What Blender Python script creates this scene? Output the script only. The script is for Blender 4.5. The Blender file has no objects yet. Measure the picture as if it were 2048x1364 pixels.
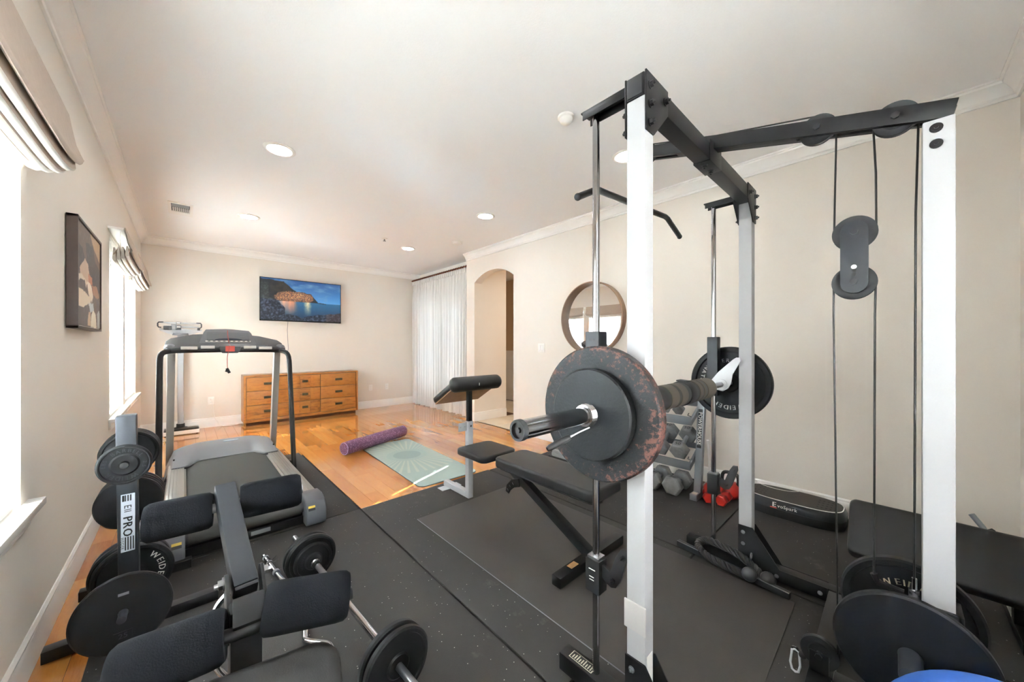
import bpy, bmesh, math, random
from math import sin, cos, pi, radians, sqrt, atan2
from mathutils import Vector, Matrix, noise as mnoise
random.seed(7)
C = bpy.context.scene.collection
SC = bpy.context.scene

# ------------------------------------------------------------------ camera, world, sun, exposure
cam_d = bpy.data.cameras.new('camera'); cam = bpy.data.objects.new('camera', cam_d); C.objects.link(cam)
F_PX = 708.0
cam_d.sensor_fit = 'HORIZONTAL'; cam_d.sensor_width = 36.0
cam_d.lens = 36.0 * F_PX / 2048.0
cam_d.shift_y = 8.2 / 2048.0
cam_d.clip_start = 0.02
cam.location = (0, 0, 1.2)
cam.rotation_euler = (radians(90), 0, radians(-42.8))
SC.camera = cam

SC.view_settings.view_transform = 'Standard'
SC.view_settings.look = 'None'
SC.view_settings.gamma = 1.0
SC.view_settings.use_curve_mapping = False
SC.view_settings.exposure = 1.38
SC.cycles.use_denoising = True
SC.cycles.max_bounces = 12
SC.cycles.diffuse_bounces = 6
SC.cycles.glossy_bounces = 5
SC.cycles.transparent_max_bounces = 16
SC.cycles.sample_clamp_indirect = 20.0
SC.cycles.caustics_reflective = False
SC.cycles.caustics_refractive = False

world = bpy.data.worlds.new('world'); SC.world = world; world.use_nodes = True
bg = world.node_tree.nodes['Background']
bg.inputs[0].default_value = (0.86, 0.93, 1.0, 1); bg.inputs[1].default_value = 2.0

XL, XR, YF, YB, H = -0.425, 3.352, 6.807, -0.468, 2.66
SUN_DIR = Vector((cos(radians(21)) * cos(radians(36.5)), sin(radians(21)) * cos(radians(36.5)), -sin(radians(36.5))))
sd = bpy.data.lights.new('sun', 'SUN'); sd.energy = 30.0; sd.angle = radians(0.5); sd.color = (1.0, 0.95, 0.88)
sun = bpy.data.objects.new('sun', sd); C.objects.link(sun); sun.location = (-6, -1, 7)
sun.rotation_euler = SUN_DIR.to_track_quat('-Z', 'Y').to_euler()

def area(name, loc, direction, sx, sy, power, color=(1, 1, 1)):
    d = bpy.data.lights.new(name, 'AREA'); d.shape = 'RECTANGLE'; d.size = sx; d.size_y = sy
    d.energy = power; d.color = color
    o = bpy.data.objects.new(name, d); C.objects.link(o); o.location = loc
    o.rotation_euler = Vector(direction).to_track_quat('-Z', 'Z').to_euler()
    return o
WIN = [(1.22, 2.10), (4.135, 4.96), (5.12, 6.12), (0.14, 1.06)]      # left wall window openings (y0, y1); last one unseen, added for light
WZ0, WZ1 = 0.62, 2.06
DAY = (0.69, 0.845, 1.0)
FILL_WIN = (0.10, 1.25)  # unseen back wall opening, added for frontal fill light
for (a, b), pw in zip(WIN, (1700, 1750, 1750, 130)):  # last power is a fill lamp outside the added left opening
    area('daylight_and_fill', (XL - 0.30, (a + b) / 2, (WZ0 + WZ1) / 2), (1, 0, 0), b - a, WZ1 - WZ0, pw, DAY)
area('daylight_and_fill', (3.80, 5.75, 1.2), (-1, 0, 0), 1.6, 2.2, 11, DAY)
area('daylight_and_fill', ((FILL_WIN[0] + FILL_WIN[1]) / 2, YB - 0.30, (WZ0 + WZ1) / 2), (0, 1, 0), FILL_WIN[1] - FILL_WIN[0], WZ1 - WZ0, 340, (0.90, 0.94, 1.0))  # fill lamp behind the camera, outside the added back window
area('hall_light', (4.55, 3.3, 2.6), (0, 0, -1), 0.4, 0.4, 9, (1.0, 0.86, 0.7))
LAMP_EMIT = 30.0

# ------------------------------------------------------------------ helpers
def lin(c):
    if isinstance(c, str):
        c = tuple(int(c[i:i + 2], 16) for i in (0, 2, 4))
    if max(c) > 1.0: c = tuple(v / 255.0 for v in c)
    return tuple((v / 12.92 if v <= 0.04045 else ((v + 0.055) / 1.055) ** 2.4) for v in c)

class N:
    """tiny node-tree helper"""
    def __init__(s, name):
        s.m = bpy.data.materials.new(name); s.m.use_nodes = True
        s.t = s.m.node_tree; s.n = s.t.nodes; s.b = s.n['Principled BSDF']; s.out = s.n['Material Output']
    def new(s, typ, **kw):
        nd = s.n.new(typ)
        for k, v in kw.items(): setattr(nd, k, v)
        return nd
    def link(s, a, b): s.t.links.new(a, b)
    def coord(s, kind='Object', scale=(1, 1, 1)):
        tc = s.new('ShaderNodeTexCoord'); mp = s.new('ShaderNodeMapping'); mp.inputs['Scale'].default_value = scale
        s.link(tc.outputs[kind], mp.inputs[0]); return mp.outputs[0]
    def noise(s, vec, scale, detail=2, rough=0.5):
        nd = s.new('ShaderNodeTexNoise'); nd.inputs['Scale'].default_value = scale
        nd.inputs['Detail'].default_value = detail; nd.inputs['Roughness'].default_value = rough
        if vec is not None: s.link(vec, nd.inputs['Vector'])
        return nd.outputs['Fac']
    def ramp(s, fac, stops):
        r = s.new('ShaderNodeValToRGB'); e = r.color_ramp.elements
        while len(e) < len(stops): e.new(0.5)
        for i, (p, c) in enumerate(stops):
            e[i].position = p; e[i].color = (*c, 1)
        s.link(fac, r.inputs[0]); return r.outputs[0]
    def mix(s, fac, a, b, blend='MIX'):
        m = s.new('ShaderNodeMix', data_type='RGBA', blend_type=blend)
        if isinstance(fac, (int, float)): m.inputs[0].default_value = fac
        else: s.link(fac, m.inputs[0])
        for i, v in ((6, a), (7, b)):
            if isinstance(v, tuple): m.inputs[i].default_value = (*v, 1)
            else: s.link(v, m.inputs[i])
        return m.outputs[2]
    def math(s, op, a, b=None):
        m = s.new('ShaderNodeMath', operation=op)
        for i, v in ((0, a), (1, b)):
            if v is None: continue
            if isinstance(v, (int, float)): m.inputs[i].default_value = v
            else: s.link(v, m.inputs[i])
        return m.outputs[0]
    def bump(s, h, strength=0.1, dist=0.01):
        b = s.new('ShaderNodeBump'); b.inputs['Strength'].default_value = strength; b.inputs['Distance'].default_value = dist
        s.link(h, b.inputs['Height']); s.link(b.outputs[0], s.b.inputs['Normal'])
    def col(s, v):
        if isinstance(v, tuple): s.b.inputs['Base Color'].default_value = (*v, 1)
        else: s.link(v, s.b.inputs['Base Color'])
    def set(s, rough=None, metal=None, spec=None, coat=None, coat_r=None, sheen=None):
        for k, v in (('Roughness', rough), ('Metallic', metal), ('Specular IOR Level', spec), ('Coat Weight', coat), ('Coat Roughness', coat_r), ('Sheen Weight', sheen)):
            if v is not None: s.b.inputs[k].default_value = v

def simple(name, c, rough=0.5, metal=0.0, bump=None, var=0.0, vscale=6, spec=None, coat=None, sheen=None):
    m = N(name); c = lin(c); v = m.coord()
    if var:
        f = m.noise(v, vscale, 4, 0.6)
        m.col(m.ramp(f, [(0.3, tuple(x * (1 - var) for x in c)), (0.7, tuple(min(1, x * (1 + var)) for x in c))]))
    else: m.col(c)
    m.set(rough=rough, metal=metal, spec=spec, coat=coat, sheen=sheen)
    if bump: m.bump(m.noise(v, bump[0], 3), bump[1], bump[2] if len(bump) > 2 else 0.002)
    return m.m

M = {}
M['wall'] = simple('wall_paint', 'e5ded4', 0.7, bump=(160, 0.25, 0.002), var=0.012, vscale=2)
M['hallwall'] = simple('hall_wall_paint', 'cdb18e', 0.7, bump=(160, 0.2, 0.002))
M['ceiling'] = simple('ceiling_paint', 'f2f2f1', 0.8, bump=(140, 0.3, 0.002))
M['trim'] = simple('white_trim_paint', 'f1efeb', 0.35, bump=(20, 0.03))
M['sill'] = simple('white_sill_paint', 'f3f2ef', 0.2)
M['white_plastic'] = simple('white_plastic', 'efece6', 0.4)
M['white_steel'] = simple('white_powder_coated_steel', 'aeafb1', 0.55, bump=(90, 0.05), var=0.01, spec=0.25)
M['black_steel'] = simple('black_powder_coated_steel', '131314', 0.4, bump=(260, 0.12, 0.001), var=0.06, spec=0.35)
M['black_matte'] = simple('matte_black_plastic', '1c1c1d', 0.5)
M['grey_steel'] = simple('silver_grey_painted_steel', '85888c', 0.38, metal=0.3, bump=(120, 0.06))
M['charcoal_steel'] = simple('charcoal_hammered_steel', '1e2126', 0.45, bump=(70, 0.12, 0.002), var=0.05)
M['chrome'] = simple('chrome', 'b2b3b6', 0.12, metal=1.0)
M['brushed'] = simple('brushed_steel', '9d9ea1', 0.3, metal=1.0, bump=(200, 0.05))
M['bolt'] = simple('dark_bolt_steel', '3a3a3c', 0.35, metal=0.8)
M['cable'] = simple('black_coated_cable', '141415', 0.4)
M['rubber_black'] = simple('black_rubber_trim', '18181a', 0.6)
M['letter_white'] = simple('white_print', 'e8e6e0', 0.5)
M['letter_gold'] = simple('gold_print', 'd3cbb0', 0.45)
M['letter_dark'] = simple('dark_print', '1b1b1e', 0.5)
M['red'] = simple('red_vinyl', '9c1f17', 0.28, var=0.05)
M['redprint'] = simple('red_print', 'c8402f', 0.5)
M['blue_ball'] = simple('blue_ball_vinyl', '2f5aa6', 0.45, bump=(160, 0.15, 0.001))
M['sticker'] = simple('pale_sticker', 'c9c3b2', 0.5)
M['yellow_sticker'] = simple('yellow_sticker', 'c7a53a', 0.5)
M['orange_sticker'] = simple('orange_sticker', '8a6840', 0.5)
M['taupe'] = simple('taupe_linen', 'b5a698', 0.85, bump=(500, 0.2, 0.001), var=0.04, vscale=40)
M['tile'] = simple('cream_floor_tile', 'd9cdb8', 0.3, var=0.04, vscale=4)
M['grey_plastic'] = simple('grey_plastic', '75767a', 0.42, bump=(250, 0.05))
M['silver_plastic'] = simple('silver_plastic', 'a9a7a2', 0.38)
M['dark_plastic'] = simple('dark_grey_plastic', '3f4043', 0.42)
M['alu'] = simple('ribbed_silver_rail', '9b9a94', 0.35, metal=0.5)
M['belt'] = simple('treadmill_belt_rubber', '363632', 0.62, bump=(420, 0.25, 0.001), var=0.05, vscale=30)
M['bronze'] = simple('dark_bronze', '3a241a', 0.4, metal=0.6)
M['copper'] = simple('copper_rod', '9a5a3a', 0.35, metal=0.7)
M['mirror_wood'] = simple('walnut_veneer', '8d6f57', 0.4, var=0.1, vscale=12)
M['frame_brown'] = simple('dark_brown_frame', '4a3a34', 0.4, var=0.06, vscale=20)
M['ply'] = simple('raw_plywood', '9a7353', 0.7, var=0.12, vscale=14)
M['tv_black'] = simple('tv_black_gloss', '101012', 0.25)
M['riser'] = simple('grey_riser_plastic', '8d8f90', 0.5)
M['taupe_band'] = simple('taupe_foam', '4a433a', 0.8, bump=(200, 0.2, 0.001))
M['foam_black'] = simple('black_neoprene', '1b1b1c', 0.75, bump=(200, 0.2, 0.001))

def m_mirror():
    m = N('mirror_glass'); m.col((0.93, 0.94, 0.94)); m.set(rough=0.0, metal=1.0); return m.m
M['mirror'] = m_mirror()

def m_glass():
    m = N('window_glass'); tr = m.new('ShaderNodeBsdfTransparent'); gl = m.new('ShaderNodeBsdfGlossy'); gl.inputs['Roughness'].default_value = 0.02
    fr = m.new('ShaderNodeFresnel'); fr.inputs[0].default_value = 1.45
    mx = m.new('ShaderNodeMixShader'); m.link(fr.outputs[0], mx.inputs[0]); m.link(tr.outputs[0], mx.inputs[1]); m.link(gl.outputs[0], mx.inputs[2])
    m.link(mx.outputs[0], m.out.inputs[0]); return m.m
M['glass'] = m_glass()

def m_translucent(name, c, trans, transp=0.0, bumpscale=None):
    m = N(name); c = lin(c)
    df = m.new('ShaderNodeBsdfDiffuse'); df.inputs[0].default_value = (*c, 1)
    tl = m.new('ShaderNodeBsdfTranslucent'); tl.inputs[0].default_value = (*c, 1)
    mx = m.new('ShaderNodeMixShader'); mx.inputs[0].default_value = trans
    m.link(df.outputs[0], mx.inputs[1]); m.link(tl.outputs[0], mx.inputs[2]); last = mx
    if transp:
        tp = m.new('ShaderNodeBsdfTransparent'); m2 = m.new('ShaderNodeMixShader'); m2.inputs[0].default_value = transp
        m.link(mx.outputs[0], m2.inputs[1]); m.link(tp.outputs[0], m2.inputs[2]); last = m2
    m.link(last.outputs[0], m.out.inputs[0]); return m.m
M['slat'] = m_translucent('white_blind_slat', 'f4f3f0', 0.42)
M['sheer'] = m_translucent('white_sheer_fabric', 'f2f1ee', 0.30, 0.10)
M['lining'] = m_translucent('white_lining_fabric', 'f2efe9', 0.35)

def m_wood(name, stops, rough=0.16, coat=0.4, use_random=True, scale=(9, 1.0, 9), ringmix=0.5, gscale=3.0):
    m = N(name)
    tc = m.new('ShaderNodeTexCoord'); geo = m.new('ShaderNodeObjectInfo')
    mp = m.new('ShaderNodeMapping'); mp.inputs['Scale'].default_value = scale
    add = m.new('ShaderNodeVectorMath', operation='MULTIPLY_ADD')
    nodepos = m.new('ShaderNodeNewGeometry')
    comb = m.new('ShaderNodeCombineXYZ')
    r40 = m.math('MULTIPLY', geo.outputs['Random'], 40.0 if use_random else 0.0)
    for i in range(3): m.link(r40, comb.inputs[i])
    m.link(nodepos.outputs['Position'], mp.inputs[0])
    va = m.new('ShaderNodeVectorMath', operation='ADD'); m.link(mp.outputs[0], va.inputs[0]); m.link(comb.outputs[0], va.inputs[1])
    g = m.noise(va.outputs[0], gscale, 6, 0.6)
    fine = m.noise(va.outputs[0], gscale * 9, 3, 0.5)
    f = m.math('ADD', m.math('MULTIPLY', g, 0.75), m.math('MULTIPLY', fine, 0.25))
    if use_random:
        f = m.math('ADD', m.math('MULTIPLY', f, ringmix), m.math('MULTIPLY', geo.outputs['Random'], 1 - ringmix))
    m.col(m.ramp(f, stops))
    m.set(rough=rough, coat=coat, coat_r=0.08)
    m.bump(fine, 0.04, 0.001)
    return m.m
M['plank'] = m_wood('hardwood_planks', [(0.10, lin('86481f')), (0.28, lin('ab6a31')), (0.6, lin('ba7b3b')), (0.92, lin('cc9654'))], rough=0.10, coat=0.5)
M['dresser'] = m_wood('honey_oak', [(0.30, lin('5e3613')), (0.42, lin('8a5422')), (0.55, lin('a0662c')), (0.68, lin('8a5422')), (0.8, lin('69401a'))], rough=0.35, coat=0.15, use_random=True, scale=(1.6, 5, 9), ringmix=0.85, gscale=4)
M['dresser_dark'] = simple('dark_oak_recess', '4a2c16', 0.5, var=0.1)

def m_rubber(name, c, speck, rough=0.75):
    m = N(name); v = m.coord('Object'); geo = m.new('ShaderNodeNewGeometry')
    p = geo.outputs['Position']
    base = lin(c)
    big = m.noise(p, 2.2, 5, 0.6)
    col = m.ramp(big, [(0.3, tuple(x * 0.85 for x in base)), (0.7, tuple(x * 1.2 for x in base))])
    if speck:
        vo = m.new('ShaderNodeTexVoronoi'); vo.inputs['Scale'].default_value = 55; m.link(p, vo.inputs['Vector'])
        dot = m.math('LESS_THAN', vo.outputs['Distance'], 0.10)
        sep = m.new('ShaderNodeSeparateColor'); m.link(vo.outputs['Color'], sep.inputs[0])
        pick = m.math('MULTIPLY', dot, m.math('GREATER_THAN', sep.outputs[0], 0.72))
        col = m.mix(m.math('MULTIPLY', pick, 0.8), col, lin('b9b5ab'))
        dust = m.noise(p, 5, 6, 0.7)
        dm = m.ramp(dust, [(0.62, (0, 0, 0)), (0.78, (0.22, 0.22, 0.22))])
        col = m.mix(dm, col, lin('8b867d'))
    m.col(col); m.set(rough=rough)
    m.bump(m.noise(p, 260, 3), 0.5 if speck else 0.3, 0.0015)
    return m.m
M['rubber_mat'] = m_rubber('speckled_black_rubber', '2c2926', True)
M['thin_mat'] = m_rubber('dark_grey_vinyl_mat', '332f2b', False, 0.55)

def m_vinyl(name, c, rough=0.42):
    m = N(name); p = m.new('ShaderNodeNewGeometry').outputs['Position']; b = lin(c)
    m.col(m.ramp(m.noise(p, 3, 3), [(0.3, tuple(x * 0.9 for x in b)), (0.7, tuple(x * 1.1 for x in b))])); m.set(rough=rough)
    m.bump(m.noise(p, 420, 2), 0.18, 0.001); return m.m
M['vinyl'] = m_vinyl('black_vinyl', '171615')
M['foam'] = simple('charcoal_foam', '101114', 0.95, bump=(420, 0.3, 0.001), var=0.2, vscale=200, spec=0.1)

def m_iron(name, base, chip=None, amount=0.62, bump=0.22):
    m = N(name); v = m.coord('Object')
    b = lin(base)
    col = m.ramp(m.noise(v, 14, 6, 0.65), [(0.3, tuple(x * 0.75 for x in b)), (0.7, tuple(x * 1.35 for x in b))])
    if chip:
        n1 = m.noise(v, 62, 8, 0.75); n2 = m.noise(v, 7, 2, 0.5)
        geo = m.new('ShaderNodeTexCoord'); sx = m.new('ShaderNodeSeparateXYZ'); m.link(geo.outputs['Object'], sx.inputs[0])
        rr = m.math('SQRT', m.math('ADD', m.math('MULTIPLY', sx.outputs[0], sx.outputs[0]), m.math('MULTIPLY', sx.outputs[1], sx.outputs[1])))
        edge = m.math('MULTIPLY', m.math('SUBTRACT', rr, 0.15), 1.3)
        f = m.math('ADD', m.math('ADD', m.math('MULTIPLY', n1, 0.8), m.math('MULTIPLY', n2, 0.25)), edge)
        mask = m.ramp(f, [(amount, (0, 0, 0)), (amount + 0.05, (1, 1, 1))])
        col = m.mix(mask, col, lin(chip))
    m.col(col); m.set(rough=0.5, metal=0.0, spec=0.28)
    m.bump(m.noise(v, 110, 4, 0.6), bump, 0.002); return m.m
M['iron'] = m_iron('black_cast_iron', '0e0f11')
M['iron_worn'] = m_iron('worn_cast_iron', '17191b', '5c3b33', 0.615, 0.9)
M['iron_rough'] = m_iron('rough_cast_iron', '131517', None, 0.6, 0.7)
M['raised_iron'] = simple('raised_iron_lettering', '3c3e43', 0.45)
M['iron_grey'] = m_iron('grey_cast_iron', '747474')

def m_ballfoam():
    m = N('speckled_purple_foam'); v = m.coord('Object')
    vo = m.new('ShaderNodeTexVoronoi'); vo.inputs['Scale'].default_value = 160; m.link(v, vo.inputs['Vector'])
    sep = m.new('ShaderNodeSeparateColor'); m.link(vo.outputs['Color'], sep.inputs[0])
    m.col(m.ramp(sep.outputs[0], [(0.0, lin('54384f')), (0.5, lin('764b6c')), (0.85, lin('7c5072')), (1.0, lin('b995b3'))]))
    m.set(rough=0.6); m.bump(vo.outputs['Distance'], 0.3, 0.002); return m.m
M['purple'] = m_ballfoam()

def m_yoga():
    m = N('sage_yoga_mat_print'); tc = m.new('ShaderNodeTexCoord'); s = m.new('ShaderNodeSeparateXYZ'); m.link(tc.outputs['Object'], s.inputs[0])
    x = m.math('SUBTRACT', s.outputs[0], 0.0); y = m.math('SUBTRACT', s.outputs[1], 0.10)
    r = m.math('SQRT', m.math('ADD', m.math('MULTIPLY', x, x), m.math('MULTIPLY', y, y)))
    ang = m.math('ARCTAN2', y, x)
    ray = m.math('GREATER_THAN', m.math('SINE', m.math('MULTIPLY', ang, 44.0)), 0.45)
    band = m.math('MULTIPLY', m.math('GREATER_THAN', r, 0.21), m.math('LESS_THAN', r, 0.58))
    fade = m.math('MULTIPLY', ray, band)
    disc = m.math('LESS_THAN', r, 0.145)
    base = lin('a3b4ad')
    c1 = m.mix(m.math('MULTIPLY', fade, 0.55), base, lin('c3c8b6'))
    c2 = m.mix(disc, c1, lin('93a5a2'))
    m.col(c2); m.set(rough=0.6); m.bump(m.noise(tc.outputs['Object'], 300, 2), 0.2, 0.001); return m.m
M['yoga'] = m_yoga()
M['yoga_edge'] = simple('dark_mat_edge', '4f5d60', 0.7)

def m_attr(name, emit=0.0, rough=0.4):
    m = N(name); a = m.new('ShaderNodeAttribute'); a.attribute_name = 'Col'
    if emit:
        m.col((0.01, 0.01, 0.01)); m.link(a.outputs['Color'], m.b.inputs['Emission Color']); m.b.inputs['Emission Strength'].default_value = emit
    else: m.link(a.outputs['Color'], m.b.inputs['Base Color'])
    m.set(rough=rough); return m.m
M['screen'] = m_attr('lit_screen_picture', 0.62, 0.2)
M['canvas'] = m_attr('painted_canvas', 0.0, 0.6)

def m_emit(name, c, s):
    m = N(name); m.col(c); m.b.inputs['Emission Color'].default_value = (*c, 1); m.b.inputs['Emission Strength'].default_value = s; return m.m
M['lamp'] = m_emit('lit_lamp_lens', (0.97, 0.98, 1.0), LAMP_EMIT)

# ------------------------------------------------------------------ mesh builder
class MB:
    def __init__(s): s.v = []; s.f = []; s.m = []
    def add(s, vs, fs, mi=0):
        o = len(s.v); s.v += [Vector(p) for p in vs]
        for f in fs: s.f.append(tuple(i + o for i in f)); s.m.append(mi)
        return s
    def box(s, x0, x1, y0, y1, z0, z1, mi=0):
        vs = [(x, y, z) for z in (z0, z1) for y in (y0, y1) for x in (x0, x1)]
        return s.add(vs, [(0, 2, 3, 1), (4, 5, 7, 6), (0, 1, 5, 4), (2, 6, 7, 3), (0, 4, 6, 2), (1, 3, 7, 5)], mi)
    def beam(s, p0, p1, w, h, up=(0, 0, 1), mi=0):
        """rectangular bar from p0 to p1; w across, h along 'up'"""
        p0, p1 = Vector(p0), Vector(p1); d = (p1 - p0).normalized(); u = Vector(up); sx = d.cross(u)
        sx = sx.normalized() if sx.length > 1e-6 else Vector((1, 0, 0)); u = sx.cross(d).normalized()
        vs = []
        for p in (p0, p1):
            for a, b in ((-1, -1), (1, -1), (1, 1), (-1, 1)): vs.append(p + sx * (a * w / 2) + u * (b * h / 2))
        return s.add(vs, [(0, 1, 2, 3), (7, 6, 5, 4), (0, 4, 5, 1), (1, 5, 6, 2), (2, 6, 7, 3), (3, 7, 4, 0)], mi)
    def cyl(s, p0, p1, r, r2=None, n=16, mi=0, caps=True):
        p0, p1 = Vector(p0), Vector(p1); r2 = r if r2 is None else r2
        d = (p1 - p0).normalized(); a = d.orthogonal().normalized(); b = d.cross(a)
        vs = [p0 + (a * cos(2 * pi * i / n) + b * sin(2 * pi * i / n)) * r for i in range(n)] + [p1 + (a * cos(2 * pi * i / n) + b * sin(2 * pi * i / n)) * r2 for i in range(n)]
        fs = [(i, (i + 1) % n, n + (i + 1) % n, n + i) for i in range(n)]
        if caps: fs += [tuple(reversed(range(n))), tuple(range(n, 2 * n))]
        return s.add(vs, fs, mi)
    def tube(s, pts, r, n=8, closed=False, mi=0, rr=None):
        pts = [Vector(p) for p in pts]; k = len(pts); vs = []; fs = []; a = None
        for i, p in enumerate(pts):
            if closed: d = (pts[(i + 1) % k] - pts[i - 1]).normalized()
            else: d = (pts[min(i + 1, k - 1)] - pts[max(i - 1, 0)]).normalized()
            a = d.orthogonal().normalized() if a is None else (a - d * a.dot(d)).normalized()
            b = d.cross(a); q = rr[i] if rr else r
            vs += [p + (a * cos(2 * pi * j / n) + b * sin(2 * pi * j / n)) * q for j in range(n)]
        for i in range(k if closed else k - 1):
            i2 = (i + 1) % k
            fs += [(i * n + j, i * n + (j + 1) % n, i2 * n + (j + 1) % n, i2 * n + j) for j in range(n)]
        if not closed: fs += [tuple(reversed(range(n))), tuple(range((k - 1) * n, k * n))]
        return s.add(vs, fs, mi)
    def lathe(s, prof, o=(0, 0, 0), axis=(0, 0, 1), n=40, closed=True, mi=0):
        o = Vector(o); d = Vector(axis).normalized(); a = d.orthogonal().normalized(); b = d.cross(a); vs = []; fs = []; k = len(prof)
        for r, h in prof:
            vs += [o + d * h + (a * cos(2 * pi * j / n) + b * sin(2 * pi * j / n)) * r for j in range(n)]
        for i in range(k if closed else k - 1):
            i2 = (i + 1) % k
            fs += [(i * n + j, i * n + (j + 1) % n, i2 * n + (j + 1) % n, i2 * n + j) for j in range(n)]
        if not closed:
            if prof[0][0] > 1e-5: fs.append(tuple(reversed(range(n))))
            if prof[-1][0] > 1e-5: fs.append(tuple(range((k - 1) * n, k * n)))
        return s.add(vs, fs, mi)
    def prism(s, poly, fn, c0, c1, mi=0):
        n = len(poly); vs = [fn(a, b, c0) for a, b in poly] + [fn(a, b, c1) for a, b in poly]
        fs = [tuple(range(n)), tuple(reversed(range(n, 2 * n)))] + [(i, n + i, n + (i + 1) % n, (i + 1) % n) for i in range(n)]
        return s.add(vs, fs, mi)
    def sphere(s, c, r, sc=(1, 1, 1), n=24, k=14, mi=0):
        c = Vector(c); vs = [c + Vector((0, 0, -r * sc[2]))]
        for i in range(1, k):
            t = -pi / 2 + pi * i / k
            vs += [c + Vector((cos(t) * cos(2 * pi * j / n) * r * sc[0], cos(t) * sin(2 * pi * j / n) * r * sc[1], sin(t) * r * sc[2])) for j in range(n)]
        vs.append(c + Vector((0, 0, r * sc[2]))); fs = [(0, 1 + (j + 1) % n, 1 + j) for j in range(n)]
        for i in range(k - 2):
            fs += [(1 + i * n + j, 1 + i * n + (j + 1) % n, 1 + (i + 1) * n + (j + 1) % n, 1 + (i + 1) * n + j) for j in range(n)]
        t = len(vs) - 1; fs += [(t, 1 + (k - 2) * n + j, 1 + (k - 2) * n + (j + 1) % n) for j in range(n)]
        return s.add(vs, fs, mi)
    def xf(s, mat):
        s.v = [mat @ p for p in s.v]; return s
    def join(s, o, mat=None, mi=0):
        return s.add([(mat @ p if mat else p) for p in o.v], o.f, mi)

FX = lambda a, b, c: (c, a, b)      # poly in (y,z), extruded along x
FY = lambda a, b, c: (a, c, b)      # poly in (x,z), extruded along y
FZ = lambda a, b, c: (a, b, c)      # poly in (x,y), extruded along z

def to_mesh(name, mb, mats, bevel=0.0, seg=2, smooth=True, off=None, angle=38):
    me = bpy.data.meshes.new(name)
    vs = [tuple(p - off) for p in mb.v] if off is not None else [tuple(p) for p in mb.v]
    me.from_pydata(vs, [], mb.f)
    mats = mats if isinstance(mats, (list, tuple)) else [mats]
    for m in mats: me.materials.append(m)
    if len(mats) > 1: me.polygons.foreach_set('material_index', mb.m)
    bm = bmesh.new(); bm.from_mesh(me)
    bmesh.ops.recalc_face_normals(bm, faces=bm.faces)
    if bevel:
        es = [e for e in bm.edges if len(e.link_faces) == 2 and e.calc_face_angle(0) > radians(35)]
        bmesh.ops.bevel(bm, geom=es, offset=bevel, segments=seg, profile=0.6, affect='EDGES', clamp_overlap=True)
    big = [f for f in bm.faces if len(f.verts) > 4]
    if big: bmesh.ops.triangulate(bm, faces=big, ngon_method='EAR_CLIP')
    bm.to_mesh(me); bm.free()
    if smooth:
        me.polygons.foreach_set('use_smooth', [True] * len(me.polygons)); me.set_sharp_from_angle(angle=radians(angle))
    me.update(); return me

def origin_of(o):
    p = Vector(o.location); q = o.parent
    while q is not None: p = p + Vector(q.location); q = q.parent
    return p

def part(name, mb, mats, parent=None, bevel=0.0, seg=2, local=False, label=None, smooth=True, angle=38):
    """mesh object; mb in world coordinates unless local"""
    off = None
    if parent is not None and not local: off = origin_of(parent)
    o = bpy.data.objects.new(name, to_mesh(name, mb, mats, bevel, seg, smooth, off, angle)); C.objects.link(o)
    if parent is not None: o.parent = parent
    if label: o['label'] = label
    return o

def thing(name, label, cat, loc=(0, 0, 0), group=None, rot=None):
    o = bpy.data.objects.new(name, None); C.objects.link(o); o.location = loc; o.empty_display_size = 0.1
    o['label'] = label; o['category'] = cat
    if group: o['group'] = group
    if rot is not None: o.rotation_euler = rot
    return o
def tag(o, label, cat, group=None):
    o['label'] = label; o['category'] = cat
    if group: o['group'] = group
    return o
def struct(name, mb, mats, parent=None, **kw):
    o = part(name, mb, mats, parent, **kw)
    if parent is None: o['kind'] = 'structure'
    return o

def frame(zdir, up=(0, 0, 1), loc=(0, 0, 0)):
    z = Vector(zdir).normalized(); u = Vector(up); x = u.cross(z).normalized(); y = z.cross(x)
    return Matrix(((x.x, y.x, z.x, loc[0]), (x.y, y.y, z.y, loc[1]), (x.z, y.z, z.z, loc[2]), (0, 0, 0, 1)))

_gl = {}
def glyph(ch, size=1.0):
    if ch not in _gl:
        cu = bpy.data.curves.new('glyph', 'FONT'); cu.body = ch; cu.size = 1.0; cu.resolution_u = 2; cu.align_x = 'LEFT'; cu.fill_mode = 'FRONT'
        o = bpy.data.objects.new('glyph', cu); me = bpy.data.meshes.new_from_object(o)
        vs = [v.co.copy() for v in me.vertices]; fs = [tuple(p.vertices) for p in me.polygons]
        w = max((v.x for v in vs), default=0.3)
        _gl[ch] = (vs, fs, w + 0.07)
        bpy.data.objects.remove(o); bpy.data.curves.remove(cu); bpy.data.meshes.remove(me)
    return _gl[ch]
def text_w(t, size, sx=1.0): return sum((0.3 if c == ' ' else glyph(c)[2]) for c in t) * size * sx
def text(mb, t, size, mat, sx=1.0, center=True, bold=0.0):
    """flat lettering in the XY plane of mat (z = outward)"""
    x = -text_w(t, size, sx) / 2 if center else 0.0
    for c in t:
        if c == ' ': x += 0.3 * size * sx; continue
        vs, fs, w = glyph(c)
        for dx in ((0,) if not bold else (0, bold)):
            mb.add([mat @ Vector((x + dx + v.x * size * sx, (v.y - 0.35) * size, 0)) for v in vs], fs)
        x += w * size * sx
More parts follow.
